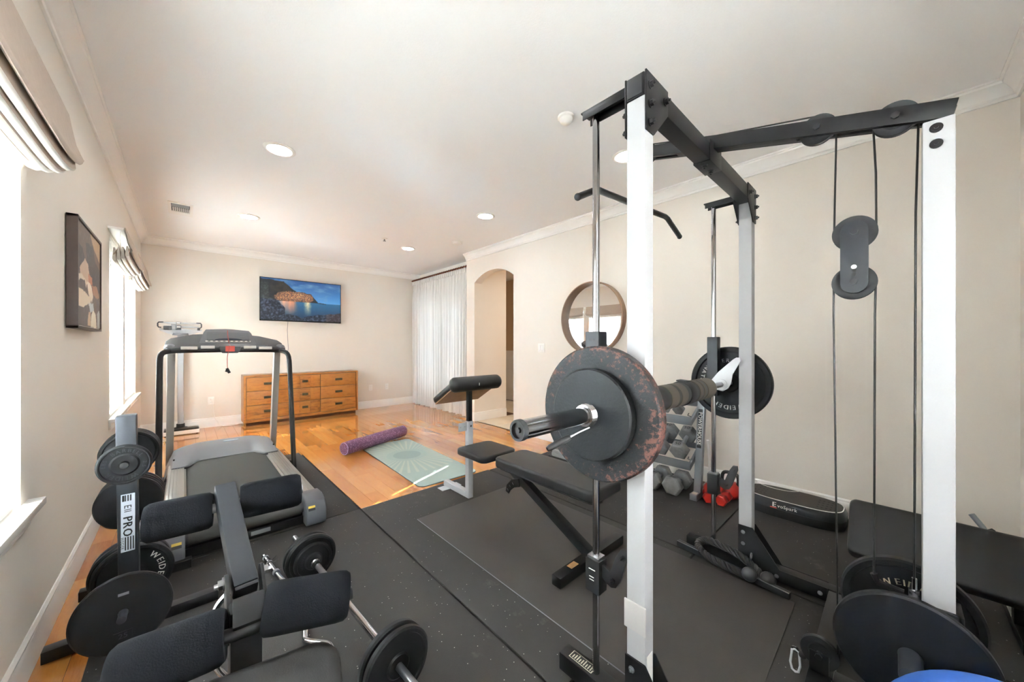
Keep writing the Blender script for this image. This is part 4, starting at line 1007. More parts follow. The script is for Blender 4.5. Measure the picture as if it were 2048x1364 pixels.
part('edge_strip', MB().beam((2.1376, 0.872, 0.0455), (2.0606, 0.332, 0.0455), 0.004, 0.003), M['brushed'], sb)

# ================================================================== ADJUSTABLE BENCH (behind the near plates)
bn = thing('adjustable_bench', 'black padded flat bench standing behind the worn barbell plate', 'bench', (1.63, 1.45, 0.0135))
def pad(mb_poly, z0, z1, r=0.016): return mb_poly
part('pad', MB().prism(rrect(1.536, 1.836, 1.045, 1.850, 0.045), FZ, 0.375, 0.440), M['vinyl'], bn, bevel=0.018, seg=3)
part('pad_base', MB().prism(rrect(1.560, 1.812, 1.070, 1.825, 0.03), FZ, 0.362, 0.378), M['black_matte'], bn)
part('foot_bar', MB().box(1.337, 1.925, 1.098, 1.155, Z0, 0.066), M['black_steel'], bn, bevel=0.006)
lf = part('foot_label', MB().box(1.44, 1.50, 1.110, 1.143, 0.0662, 0.0668), M['orange_sticker'], bn)
part('main_leg', MB().beam((1.625, 1.130, 0.062), (1.625, 1.735, 0.358), 0.05, 0.05, (0, 0, 1)), M['black_steel'], bn, bevel=0.003)
part('seat_rail', MB().box(1.662, 1.706, 1.10, 1.80, 0.325, 0.364), M['black_steel'], bn, bevel=0.003)
LD = [(1.66, 0.33), (1.725, 0.31), (1.775, 0.26), (1.785, 0.215), (1.755, 0.205), (1.735, 0.235), (1.70, 0.262), (1.65, 0.28)]
ld = part('ladder_plate', MB().prism(LD, FX, 1.594, 1.600), M['black_steel'], bn, bevel=0.001)
for y, z in ((1.762, 0.232), (1.742, 0.262), (1.712, 0.285)): part('slot', MB().beam((1.5935, y - 0.006, z - 0.006), (1.5935, y + 0.006, z + 0.006), 0.001, 0.005, (1, 0, 0)), M['brushed'], ld)

# ================================================================== PREACHER CURL STAND
ps = thing('preacher_stand', 'white preacher curl stand with black rolled arm pad and seat', 'preacher stand', (1.638, 2.26, 0.0135))
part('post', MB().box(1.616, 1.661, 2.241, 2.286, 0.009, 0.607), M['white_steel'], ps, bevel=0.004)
part('adjust_hole', MB().cyl((1.640, 2.2405, 0.570), (1.640, 2.2415, 0.570), 0.008, n=14), M['black_matte'], ps)
part('inner_post', MB().box(1.621, 1.656, 2.246, 2.281, 0.60, 0.862), M['black_steel'], ps, bevel=0.003)
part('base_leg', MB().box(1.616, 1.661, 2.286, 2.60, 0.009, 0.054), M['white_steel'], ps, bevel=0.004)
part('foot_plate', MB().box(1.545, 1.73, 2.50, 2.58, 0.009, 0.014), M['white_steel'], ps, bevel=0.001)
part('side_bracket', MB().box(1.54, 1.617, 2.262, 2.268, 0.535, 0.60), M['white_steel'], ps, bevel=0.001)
for x in (1.555, 1.595): part('bolt', MB().cyl((x, 2.2615, 0.568), (x, 2.259, 0.568), 0.006, n=10), M['brushed'], ps)
part('roller_pad', MB().lathe([(0, -0.008), (0.028, -0.006), (0.048, 0.004), (0.057, 0.02), (0.058, 0.04), (0.058, 0.42), (0.057, 0.44), (0.048, 0.456), (0.028, 0.466), (0, 0.468)], (1.478, 2.262, 0.897), (1, 0, 0), 36, closed=False), M['vinyl'], ps)
part('logo', MB().box(1.690, 1.697, 2.2035, 2.2045, 0.885, 0.905), M['letter_white'], ps)
A, B = Vector((1.705, 2.288, 0.890)), Vector((1.705, 2.535, 0.748))
part('arm_pad', MB().beam(A, B, 0.455, 0.048), M['vinyl'], ps, bevel=0.018, seg=3)
nn = (B - A).normalized().cross(Vector((1, 0, 0))); nn = nn if nn.z < 0 else -nn
part('pad_board', MB().beam(A + nn * 0.027, B + nn * 0.027, 0.43, 0.010), M['ply'], ps)
part('seat', MB().prism(rrect(1.487, 1.815, 1.895, 2.236, 0.05), FZ, 0.385, 0.432), M['vinyl'], ps, bevel=0.016, seg=3)
part('seat_bracket', MB().box(1.61, 1.667, 2.10, 2.2405, 0.345, 0.386).box(1.606, 1.671, 2.236, 2.2905, 0.36, 0.40), M['black_steel'], ps, bevel=0.003)

# ================================================================== DUMBBELL RACK
rk = thing('dumbbell_rack', 'silver grey three tier dumbbell rack against the right wall', 'dumbbell rack', (3.05, 1.55, 0.009))
for y, first in ((1.047, True), (2.05, False)):
    ft = part('foot', MB().box(2.858, 3.27, y - 0.026, y + 0.026, 0.009, 0.055), M['grey_steel'], rk, bevel=0.003)
    part('foot_label', MB().box(2.875, 2.92, y - 0.018, y + 0.018, 0.0551, 0.0556), M['sticker'], ft)
    po = part('post', MB().beam((2.958, y, 0.05), (3.06, y, 0.83), 0.052, 0.044, (1, 0, 0)), M['grey_steel'], rk, bevel=0.003)
    if first:
        dz = Vector((3.06 - 2.958, 0, 0.78)).normalized(); nrm = Vector((-dz.z, 0, dz.x))
        mid = Vector((2.958, y, 0.05)) + dz * 0.49 + nrm * 0.0228
        fm = frame(nrm, (0, -1, 0), mid)                     # text runs along the post
        part('label_plate', MB().box(-0.152, 0.152, -0.016, 0.016, -0.0003, 0.0003).xf(fm), M['letter_dark'], po)
        tb = MB(); text(tb, 'POWERHOUSE', 0.040, fm @ Matrix.Translation((0, 0, 0.0006)), sx=0.92, bold=0.0016)
        part('lettering', tb, M['letter_white'], po, smooth=False)
    for (xf, zf, xb, zb) in ((2.885, 0.245, 3.115, 0.365), (2.915, 0.59, 3.145, 0.71)):
        ya = y + (0.040 if first else -0.040)
        part('tier_arm', MB().beam((xf, ya, zf), (xb, ya, zb), 0.02, 0.04), M['grey_steel'], rk, bevel=0.002)
for (xf, zf, xb, zb) in ((2.870, 0.262, 3.090, 0.372), (2.90, 0.605, 3.12, 0.715)):
    part('front_rail', MB().beam((xf, 1.074, zf), (xf, 2.024, zf), 0.006, 0.072, (-0.25, 0, 1)), M['grey_steel'], rk, bevel=0.001)
    part('back_rail', MB().beam((xb, 1.074, zb), (xb, 2.024, zb), 0.006, 0.05, (-0.25, 0, 1)), M['grey_steel'], rk, bevel=0.001)
for z in (0.30, 0.64): part('lock_pin', MB().tube([(2.905, 1.075, z), (2.895, 1.10, z + 0.01), (2.89, 1.09, z + 0.028)], 0.004, 8), M['chrome'], rk)

def hexhead(c, d, r, w, mb, chamfer=0.85):
    m = frame(d, (0, 0, 1), c); vs = []
    for (s, zz) in ((chamfer, -w / 2), (1, -w / 2 + w * 0.16), (1, w / 2 - w * 0.16), (chamfer, w / 2)):
        for k in range(6):
            a = pi / 3 * k; vs.append(m @ Vector((r * s * cos(a), r * s * sin(a), zz)))
    fs = [(q * 6 + k, q * 6 + (k + 1) % 6, (q + 1) * 6 + (k + 1) % 6, (q + 1) * 6 + k) for q in range(3) for k in range(6)] + [tuple(reversed(range(6))), tuple(range(18, 24))]
    mb.add(vs, fs); return m
def dumbbell(label, near, far, r, w, num=None, mat='iron_grey', group='hex dumbbells'):
    near, far = Vector(near), Vector(far); d = (near - far).normalized()
    o = thing('dumbbell', label, 'dumbbell', (near + far) / 2, group)
    for c, dd in ((near, d), (far, -d)):
        mb = MB(); m = hexhead(c, dd, r, w, mb); h = part('head', mb, M[mat], o, bevel=0.003)
        if num:
            up = Vector((0, 0, 1)); up = (up - d * up.dot(d)).normalized()
            fm = frame(up, d * -1, c + up * (r * 0.866 + 0.0006))
            tb = MB(); text(tb, num, w * 0.62, fm, bold=0.001); part('number', tb, M['letter_dark'], h, smooth=False)
    part('handle', MB().lathe([(0.012, 0), (0.014, (near - far).length * 0.25), (0.0165, (near - far).length * 0.5), (0.014, (near - far).length * 0.75), (0.012, (near - far).length)], far, d, 16, closed=False), M['grey_steel'], o)
mids = [(1.150, '50', 'grey hex dumbbell marked 50, first from the near rack post on the middle tier'), (1.300, '40', 'grey hex dumbbell, second from the near rack post on the middle tier'), (1.452, '40', 'grey hex dumbbell, third on the middle tier, mostly hidden by the worn plate')]
for y, nn_, lab in mids: dumbbell(lab, (2.862, y, 0.375), (3.048, y + 0.002, 0.468), 0.0735, 0.072, nn_)
lows = [(1.205, 'pale grey hex dumbbell on the floor under the rack, nearest the post'), (1.370, 'pale grey hex dumbbell on the floor under the rack, second from the post'), (1.535, 'pale grey hex dumbbell on the floor under the rack, third from the post')]
for y, lab in lows: dumbbell(lab, (2.868, y, 0.0785), (3.06, y, 0.0785), 0.080, 0.070, '50')
tops = [(1.165, 'small grey dumbbell on the top rack tier beside the post'), (1.27, 'small grey dumbbell second on the top rack tier')]
for y, lab in tops: dumbbell(lab, (2.885, y, 0.692), (3.045, y, 0.772), 0.046, 0.05)

# red vinyl weights, kettlebell, strap
for q, (c, lab) in enumerate((((2.965, 0.975, 0.046), 'lower red vinyl dumbbell on the floor touching the rack foot'), ((2.98, 0.872, 0.046), 'lower red vinyl dumbbell behind the chrome guide rod'), ((2.97, 0.93, 0.117), 'red vinyl dumbbell lying on top of two others'))):
    c = Vector(c); dumbbell(lab, c + Vector((-0.05, -0.02 + 0.02 * q, 0)), c + Vector((0.05, 0.02 - 0.02 * q, 0)), 0.042, 0.05, None, 'red', 'red vinyl dumbbells')
kt = thing('kettlebell', 'red kettlebell with a black handle beside the far safety stop', 'kettlebell', (3.12, 0.868, 0.009))
part('bell', MB().lathe([(0, 0.009), (0.04, 0.009), (0.058, 0.022), (0.070, 0.052), (0.070, 0.085), (0.058, 0.117), (0.036, 0.137), (0, 0.140)], (3.12, 0.868, 0), (0, 0, 1), 36, closed=False), M['red'], kt)
part('handle', MB().tube(smooth_path([(3.12, 0.918, 0.115), (3.12, 0.925, 0.15), (3.12, 0.918, 0.19), (3.12, 0.895, 0.206), (3.12, 0.841, 0.206), (3.12, 0.818, 0.19), (3.12, 0.811, 0.15), (3.12, 0.818, 0.115)], 5), 0.0125, 10), M['black_matte'], kt)
tag(part('hanging_strap', MB().tube(smooth_path([(3.03, 1.000, 0.45), (3.06, 1.000, 0.33), (3.09, 1.004, 0.20), (3.09, 0.99, 0.10), (3.09, 0.985, 0.02)], 6), 0.010, 8), M['white_plastic']), 'white strap hanging from the rack post to the floor', 'strap')

# grey risers stacked behind the plates
rs = thing('riser_stack', 'stack of grey step risers on a black base, mostly behind the worn plate', 'step riser', (2.98, 2.33, 0.0005))
part('base', MB().prism(rrect(2.80, 3.22, 2.64, 3.05, 0.03), FZ, 0.001, 0.03).xf(Matrix.Translation((0.02, -0.55, 0.0085))), M['rubber_black'], rs, bevel=0.004)
for q in range(4):
    part('riser', MB().prism(rrect(2.83 + 0.008 * q, 3.20 - 0.008 * q, 2.13, 2.47, 0.05), FZ, 0.0385 + q * 0.036, 0.0385 + q * 0.036 + 0.034), M['riser'], rs, bevel=0.008)

# ================================================================== VIBRATION PLATFORM
vp = thing('vibration_platform', 'low black oval vibration platform with a white edge line by the right wall', 'vibration platform', (3.17, 0.49, 0.009))
def sup(cx, cy, a, b, n=40, p=3.0):
    out = []
    for i in range(n):
        t = 2 * pi * i / n; c, s_ = cos(t), sin(t); out.append((cx + a * math.copysign(abs(c) ** (2 / p), c), cy + b * math.copysign(abs(s_) ** (2 / p), s_)))
    return out
vcx, vcy, va, vb = 3.165, 0.49, 0.162, 0.285
def loft(rings):
    mb = MB(); n = len(rings[0][0]); vs = []
    for poly, z in rings: vs += [(x, y, z) for x, y in poly]
    fs = [(q * n + i, q * n + (i + 1) % n, (q + 1) * n + (i + 1) % n, (q + 1) * n + i) for q in range(len(rings) - 1) for i in range(n)]
    fs += [tuple(reversed(range(n))), tuple(range((len(rings) - 1) * n, len(rings) * n))]
    return mb.add(vs, fs)
part('lower_body', loft([(sup(vcx, vcy, va - 0.006, vb - 0.006), 0.010), (sup(vcx, vcy, va, vb), 0.03), (sup(vcx, vcy, va, vb), 0.066)]), M['black_matte'], vp)
ubody = part('upper_body', loft([(sup(vcx, vcy, va, vb), 0.067), (sup(vcx, vcy, va - 0.002, vb - 0.002), 0.09), (sup(vcx, vcy, va - 0.014, vb - 0.014), 0.122), (sup(vcx, vcy, va - 0.018, vb - 0.018), 0.124)]), M['charcoal_steel'], vp, angle=60)
part('edge_line', MB().tube([(x, y, 0.1245) for x, y in sup(vcx, vcy, va - 0.019, vb - 0.019, 60)], 0.0028, 6, closed=True), M['letter_white'], vp)
part('foot_mat', loft([(sup(vcx, vcy, va - 0.022, vb - 0.022), 0.1235), (sup(vcx, vcy, va - 0.023, vb - 0.023), 0.127)]), M['thin_mat'], vp)
part('inset_line', MB().tube([(3.325 - 0.085 * sin(t), 0.60 - 0.13 * cos(t), 0.128) for t in [pi * i / 16 for i in range(17)]], 0.0022, 6), M['letter_white'], vp)
gd = MB()
for i in range(4):
    for j in range(5):
        for yy in (0.30, 0.68): gd.cyl((3.09 + i * 0.045, yy - 0.04 + j * 0.022, 0.127), (3.09 + i * 0.045, yy - 0.04 + j * 0.022, 0.1285), 0.006, n=8)
part('grip_dots', gd, M['rubber_black'], vp)
fm = frame((-1, 0, 0.30), (0, 0, 1), (3.0005, 0.505, 0.0935))
tb = MB(); text(tb, 'voSpark', 0.030, fm @ Matrix.Translation((0.012, 0, 0.003)), bold=0.0012); part('lettering', tb, M['letter_white'], ubody, smooth=False)
tb = MB(); text(tb, 'E', 0.044, fm @ Matrix.Translation((-0.062, 0.004, 0.003)), bold=0.004); part('lettering', tb, M['letter_white'], ubody, smooth=False)
part('red_stroke', MB().box(-0.083, -0.045, -0.020, -0.0145, 0.0025, 0.0035).xf(fm), M['redprint'], ubody)

# ================================================================== BLACK BENCH AT THE RIGHT EDGE
rb = thing('incline_bench', 'large black vinyl bench pad running off the right edge of the photo', 'bench', (2.48, -0.12, 0.009))
pa, pb_ = Vector((2.585, 0, 0.398)), Vector((2.385, 0, 0.192)); nrm = Vector((-(pb_ - pa).normalized().z * -1, 0, 0))
pmb = MB(); dirv = (pb_ - pa).normalized(); nv = Vector((dirv.z, 0, -dirv.x)); nv = nv if nv.x < 0 else -nv
cpad = (pa + pb_) / 2 - nv * 0.035
m4 = Matrix(((dirv.x, 0, nv.x, cpad.x), (dirv.y, 1, nv.y, -0.13), (dirv.z, 0, nv.z, cpad.z), (0, 0, 0, 1)))
part('pad', MB().prism(rrect(-0.143, 0.143, -0.29, 0.29, 0.03), FZ, -0.035, 0.035).xf(m4), M['vinyl'], rb, bevel=0.02, seg=3)
part('pad_board', MB().box(-0.12, 0.12, -0.27, 0.27, -0.047, -0.036).xf(m4), M['black_matte'], rb)
part('frame_tube', MB().beam((2.535, 0.08, 0.24), (2.535, -0.40, 0.24), 0.05, 0.05), M['black_steel'], rb, bevel=0.003)
for y in (-0.36, 0.05): part('leg', MB().box(2.51, 2.56, y - 0.025, y + 0.025, 0.05, 0.25), M['black_steel'], rb, bevel=0.003)
for y in (-0.36, 0.05): part('foot_bar', MB().box(2.36, 2.76, y - 0.025, y + 0.025, 0.009, 0.052), M['black_steel'], rb, bevel=0.004)
part('grab_handle', MB().tube([(2.61, -0.30, 0.30), (2.64, -0.27, 0.38), (2.65, -0.24, 0.425)], 0.011, 10), M['grey_steel'], rb)
part('pivot_bracket', MB().beam((2.56, -0.18, 0.31), (2.60, -0.30, 0.385), 0.02, 0.02), M['black_steel'], rb)

# blue ball
eb = thing('exercise_ball', 'blue exercise ball peeking up at the bottom right edge', 'exercise ball', (1.21, -0.19, 0.009))
part('ball', MB().sphere((1.21, -0.19, 0.249), 0.24, n=64, k=40), M['blue_ball'], eb)
part('plug', MB().cyl((1.21, -0.4275, 0.249), (1.21, -0.4325, 0.249), 0.008, n=14), M['white_plastic'], eb)

# ================================================================== DRESSER
dr = thing('dresser', 'long low honey oak dresser with nine drawers under the television', 'dresser', (1.448, 6.62, 0.0))
dx0, dx1, dy0, dy1, dz1 = 0.638, 2.259, 6.46, 6.785, 0.748
part('top', MB().box(dx0, dx1, dy0, dy1, 0.722, dz1), M['dresser'], dr, bevel=0.003)
for a, b in ((dx0, dx0 + 0.028), (dx1 - 0.028, dx1)): part('side_panel', MB().box(a, b, dy0, dy1, 0.05, 0.722), M['dresser'], dr, bevel=0.002)
part('back_panel', MB().box(dx0 + 0.02, dx1 - 0.02, dy1 - 0.012, dy1, 0.06, 0.722), M['dresser_dark'], dr)
part('carcass', MB().box(dx0 + 0.03, dx1 - 0.03, dy0 + 0.022, dy1 - 0.015, 0.07, 0.72), M['dresser_dark'], dr)
part('bottom_rail', MB().box(dx0 + 0.028, dx1 - 0.028, dy0 + 0.002, dy0 + 0.03, 0.05, 0.092), M['dresser'], dr, bevel=0.002)
part('plinth', MB().box(dx0 + 0.03, dx1 - 0.03, dy0 + 0.03, dy1 - 0.02, 0.0, 0.052), M['dresser_dark'], dr)
M['antique'] = simple('antique_bronze', '4b4436', 0.4, metal=0.7)
cols_ = [(dx0 + 0.034, 1.205, 'wide'), (1.214, 1.652, 'mid'), (1.661, dx1 - 0.034, 'wide')]
for a, b, kind in cols_:
    for q in range(3):
        z0 = 0.098 + q * 0.2075; z1 = z0 + 0.2015
        dw = part('drawer', MB().box(a, b, dy0 + 0.004, dy0 + 0.024, z0, z1), M['dresser'], dr, bevel=0.003)
        c = (a + b) / 2; zc = (z0 + z1) / 2 + 0.005
        if kind == 'mid':
            for e0, e1 in ((a + 0.035, a + 0.14), (a + 0.148, b - 0.148), (b - 0.14, b - 0.035)):
                part('raised_panel', MB().box(e0, e1, dy0 - 0.001, dy0 + 0.005, z0 + 0.012, z1 - 0.012), M['dresser'], dw, bevel=0.003)
        hw = 0.044 if kind == 'wide' else 0.030
        mb = MB().box(c - hw - 0.012, c + hw + 0.012, dy0 - 0.001 - (0.003 if kind == 'mid' else 0), dy0 + 0.005, zc - 0.020, zc + 0.018)
        yh = dy0 - 0.004
        mb.tube([(c - hw, yh, zc + 0.006), (c - hw, yh - 0.014, zc + 0.002), (c - hw + 0.006, yh - 0.018, zc - 0.012), (c + hw - 0.006, yh - 0.018, zc - 0.012), (c + hw, yh - 0.014, zc + 0.002), (c + hw, yh, zc + 0.006)], 0.004, 8)
        part('handle', mb, M['antique'], dw)
cdp = smooth_path([(0.297, 6.785, 0.408), (0.297, 6.765, 0.395), (0.31, 6.77, 0.30), (0.325, 6.772, 0.16), (0.37, 6.765, 0.05), (0.42, 6.74, 0.007), (0.50, 6.70, 0.006), (0.56, 6.72, 0.006), (0.60, 6.75, 0.006)], 6)
pcd = thing('power_cord', 'pale power cord running from the wall outlet down to the floor', 'cord', (0.31, 6.78, 0.0))
part('cord', MB().tube(cdp, 0.004, 6), M['white_plastic'], pcd)
part('plug', MB().box(0.281, 0.307, YF - 0.045, YF - 0.0095, 0.394, 0.420), M['white_plastic'], pcd, bevel=0.003)

# ================================================================== TREADMILL
tm_ = thing('treadmill', 'grey treadmill with black handrails facing the far wall', 'treadmill', (0.295, 3.6, 0.009))
tx0, tx1 = -0.100, 0.690
part('side_rail', MB().prism([(tx0, 0.055), (tx0, 0.165), (tx0 + 0.01, 0.172), (0.0, 0.172), (0.0, 0.160), (0.012, 0.155), (0.012, 0.055)], FY, 2.74, 4.20), M['alu'], tm_, bevel=0.002)
part('side_rail', MB().prism([(0.572, 0.055), (0.572, 0.155), (0.585, 0.160), (0.585, 0.172), (tx1 - 0.01, 0.172), (tx1, 0.165), (tx1, 0.055)], FY, 2.74, 4.20), M['alu'], tm_, bevel=0.002)
gv = MB()
for x in (-0.078, -0.060, -0.042, -0.024, 0.608, 0.626, 0.644, 0.662): gv.box(x - 0.002, x + 0.002, 2.78, 4.12, 0.1715, 0.1745)
part('rail_rib', gv, M['alu'], tm_)
blt = [(2.70, 0.158)] + [(2.70 - 0.042 * sin(t), 0.116 + 0.042 * cos(t)) for t in [pi * i / 10 for i in range(11)]] + [(4.3, 0.074), (4.3, 0.158)]
part('belt', MB().prism(blt, FX, 0.016, 0.568), M['belt'], tm_)
part('rear_roller', MB().cyl((0.0, 2.70, 0.116), (0.585, 2.70, 0.116), 0.036, n=24), M['black_matte'], tm_)
part('rear_frame', MB().box(0.0, 0.585, 2.70, 2.76, 0.035, 0.085).box(-0.01, 0.6, 2.675, 2.69, 0.012, 0.062), M['black_steel'], tm_, bevel=0.003)
part('frame_sticker', MB().box(0.30, 0.40, 2.6735, 2.6748, 0.03, 0.055), M['grey_plastic'], tm_)
part('belt_label', MB().box(0.525, 0.552, 3.16, 3.30, 0.1578, 0.1586), M['sticker'], tm_)
for x0, x1, sd_ in ((tx0 - 0.012, 0.004, -1), (0.582, tx1 + 0.012, 1)):
    prof = [(2.60, 0.014), (2.585, 0.05), (2.59, 0.11), (2.625, 0.165), (2.70, 0.186), (2.80, 0.180), (2.84, 0.16), (2.84, 0.04), (2.80, 0.014)]
    cp_ = part('rear_cap', MB().prism(prof, FX, x0, x1), simple('slate_grey_plastic', '54565b', 0.42), tm_, bevel=0.012, seg=3)
    xs = x0 + 0.062 if sd_ < 0 else x0 + 0.012
    part('warning_sticker', MB().beam((xs, 2.593, 0.128), (xs + 0.040, 2.593, 0.128), 0.002, 0.026, (0, 0.35, 1)), M['letter_dark'], cp_)
    part('sticker_head', MB().beam((xs, 2.5955, 0.138), (xs + 0.040, 2.5955, 0.138), 0.002, 0.014, (0, 0.35, 1)), M['yellow_sticker'], cp_)
    part('foot', MB().box((x0 + x1) / 2 - 0.02, (x0 + x1) / 2 + 0.02, 2.62, 2.68, 0.009, 0.016), M['rubber_black'], cp_)
# motor hood with its dished front lip
def hoodz(u, v):          # u across 0..1, v front->back 0..1
    return 0.0
hood = MB(); nu, nv_ = 32, 14; hv = []
for j in range(nv_ + 1):
    v = j / nv_
    for i in range(nu + 1):
        u = i / nu; x = -0.125 + 0.84 * u
        mid = 1 / (1 + math.exp(-(min(u, 1 - u) - 0.215) * 70))
        yf = 4.05 + 0.20 * mid; yb = 4.72 - 0.16 * abs(2 * u - 1) ** 4
        y = yf + (yb - yf) * v
        crown = 0.182 + 0.062 * sin(min(1, v * 1.3) * pi / 2) * (1 - abs(2 * u - 1) ** 6) - 0.02 * mid * max(0, 1 - v * 2.2)
        if v > 0.85: crown -= 0.10 * ((v - 0.85) / 0.15) ** 2
        if i in (0, nu): crown = 0.08
        elif i in (1, nu - 1): crown = min(crown, 0.150)
        hv.append((x, y, crown))
hf_ = [(j * (nu + 1) + i, j * (nu + 1) + i + 1, (j + 1) * (nu + 1) + i + 1, (j + 1) * (nu + 1) + i) for j in range(nv_) for i in range(nu)]
nb = len(hv); bot = [(x, y, 0.05) for x, y, z in hv if True]
rim = [i for i in range(nu + 1)] + [(j + 1) * (nu + 1) + nu for j in range(nv_)] + [nv_ * (nu + 1) + i for i in range(nu - 1, -1, -1)] + [j * (nu + 1) for j in range(nv_ - 1, 0, -1)]
lowr = [(hv[i][0], hv[i][1], max(hv[i][2] - 0.020, 0.06) if hv[i][1] < 4.3 and 0.02 < hv[i][0] < 0.57 else 0.05) for i in rim]
k = len(rim); vs = hv + lowr
hf_ += [(rim[q], rim[(q + 1) % k], nb + (q + 1) % k, nb + q) for q in range(k)]
part('motor_hood', hood.add(vs, hf_), M['grey_plastic'], tm_, angle=50)
lipp = [(hv[i][0], hv[i][1] - 0.002, hv[i][2] - 0.014) for i in range(1, nu)]
part('hood_edge', MB().tube(lipp, 0.0055, 6), M['black_matte'], tm_)
part('hood_logo', MB().prism([(0.345 + 0.062 * cos(t), 4.545 + 0.022 * sin(t)) for t in [2 * pi * i / 24 for i in range(24)]], FZ, 0.236, 0.2445), simple('blue_grey_badge', '8ea0b4', 0.3), tm_)
for x in (-0.065, 0.655): part('screw', MB().cyl((x, 4.22, 0.20), (x, 4.22, 0.214), 0.006, n=10), M['black_matte'], tm_)
part('front_frame', MB().box(tx0 - 0.01, tx1 + 0.01, 4.40, 4.68, 0.012, 0.10), M['black_steel'], tm_, bevel=0.004)
# uprights
for xb, xt in ((-0.102, -0.082), (0.716, 0.692)):
    u_ = part('upright', MB().beam((xb, 4.665, 0.05), (xt, 4.275, 1.135), 0.052, 0.075, (0, 1, 0)), M['silver_plastic'], tm_, bevel=0.006)
# handrails
for pts_ in ([(-0.146, 3.86, 0.045), (-0.146, 3.93, 0.45), (-0.146, 4.03, 1.00), (-0.146, 4.05, 1.07), (-0.142, 4.07, 1.115), (-0.122, 4.10, 1.14), (-0.07, 4.16, 1.150), (-0.02, 4.20, 1.15)],
             [(0.752, 3.80, 0.045), (0.752, 3.88, 0.45), (0.752, 3.99, 0.98), (0.752, 4.02, 1.06), (0.748, 4.05, 1.105), (0.728, 4.09, 1.135), (0.68, 4.15, 1.148), (0.63, 4.20, 1.15)]):
    part('handrail', MB().tube(smooth_path(pts_, 5), 0.0205, 14), M['black_matte'], tm_)
    xx = pts_[0][0]; s1 = 1 if xx < 0 else -1
    part('rail_bracket', MB().box(min(xx, xx + s1 * 0.06), max(xx, xx + s1 * 0.06), 3.82, 3.90, 0.05, 0.12), M['black_steel'], tm_, bevel=0.003)
# console
ty = [(-0.125, 4.21, 1.185), (-0.118, 4.30, 1.235), (-0.09, 4.36, 1.262), (0.06, 4.40, 1.300), (0.31, 4.41, 1.318), (0.56, 4.40, 1.292), (0.71, 4.36, 1.252), (0.738, 4.30, 1.222), (0.742, 4.21, 1.178)]
tray = MB(); fr_pts = [(-0.128, 4.16, 1.158), (-0.10, 4.13, 1.152), (-0.03, 4.115, 1.158), (0.10, 4.11, 1.160), (0.305, 4.105, 1.163), (0.50, 4.11, 1.160), (0.64, 4.115, 1.157), (0.715, 4.13, 1.150), (0.746, 4.16, 1.155)]
n_ = len(ty); vs = []
for (x, y, z) in fr_pts: vs.append((x, y, z + 0.020))
for (x, y, z) in ty: vs.append((x, y, z))
for (x, y, z) in fr_pts: vs.append((x, y, z - 0.020))
for (x, y, z) in ty: vs.append((x, y, z - 0.07))
fs = []
for i in range(n_ - 1):
    fs += [(i, i + 1, n_ + i + 1, n_ + i), (2 * n_ + i, 3 * n_ + i, 3 * n_ + i + 1, 2 * n_ + i + 1), (i, 2 * n_ + i, 2 * n_ + i + 1, i + 1), (n_ + i, n_ + i + 1, 3 * n_ + i + 1, 3 * n_ + i)]
fs += [(0, n_, 3 * n_, 2 * n_), (n_ - 1, 3 * n_ - 1, 4 * n_ - 1, 2 * n_ - 1)]
part('console_tray', tray.add(vs, fs), M['dark_plastic'], tm_, bevel=0.006)
for x0, x1, y0 in ((-0.128, -0.05, 4.15), (0.665, 0.748, 4.15)):
    part('corner_cover', MB().sphere(((x0 + x1) / 2, 4.19, 1.178), 0.05, (0.80, 1.25, 0.62), 20, 12), M['grey_plastic'], tm_)
for a, b in ((0.0, 0.16), (0.45, 0.60)):
    part('hollow', MB().prism(rrect(a, b, 4.155, 4.215, 0.02), FZ, 1.19, 1.2015), M['grey_plastic'], tm_)
for x0, x1, z in ((-0.022, 0.085, 1.176), (0.105, 0.20, 1.183), (0.405, 0.50, 1.181), (0.52, 0.625, 1.174)):
    part('pulse_grip', MB().box(x0, x1, 4.095, 4.112, z - 0.014, z + 0.012), M['letter_white'], tm_, bevel=0.004)
part('front_bar', MB().tube([(-0.08, 4.12, 1.147), (0.10, 4.112, 1.150), (0.305, 4.108, 1.152), (0.51, 4.112, 1.149), (0.69, 4.12, 1.144)], 0.0165, 12), M['black_matte'], tm_)
# raised display
dm = [(0.104, 4.19, 1.208), (0.506, 4.19, 1.206), (0.512, 4.20, 1.222), (0.482, 4.285, 1.316), (0.466, 4.31, 1.340), (0.33, 4.318, 1.353), (0.285, 4.318, 1.354), (0.146, 4.312, 1.346), (0.130, 4.285, 1.320), (0.098, 4.20, 1.224)]
vs = dm + [(x, y + 0.035, z - 0.03) for x, y, z in dm]; n_ = len(dm)
dsp = part('display', MB().add(vs, [tuple(range(n_)), tuple(reversed(range(n_, 2 * n_)))] + [(i, n_ + i, n_ + (i + 1) % n_, (i + 1) % n_) for i in range(n_)]), M['grey_plastic'], tm_, bevel=0.004)
cz = Vector((0, -0.72, 0.69)); cc = Vector((0.305, 4.252, 1.272))
dmf = frame(cz, (0, 0, 1), cc)
part('face_panel', MB().prism(rrect(-0.155, 0.155, -0.044, 0.056, 0.012), FZ, 0.0, 0.010).xf(dmf), simple('slate_plastic', '6c6e72', 0.4), dsp)
part('button_strip', MB().box(-0.165, 0.165, -0.064, -0.050, 0.0, 0.008).xf(dmf), M['letter_white'], dsp)
bt = MB()
for q in range(9): bt.box(-0.15 + q * 0.036, -0.132 + q * 0.036, -0.060, -0.054, 0.008, 0.0095)
part('button', bt.xf(dmf), M['letter_dark'], dsp)
part('speaker_arc', MB().prism([(0.10 * cos(t), -0.044 + 0.022 * sin(t)) for t in [pi * i / 14 for i in range(15)]], FZ, 0.0095, 0.012).xf(dmf), simple('navy_plastic', '2c3242', 0.35), dsp)
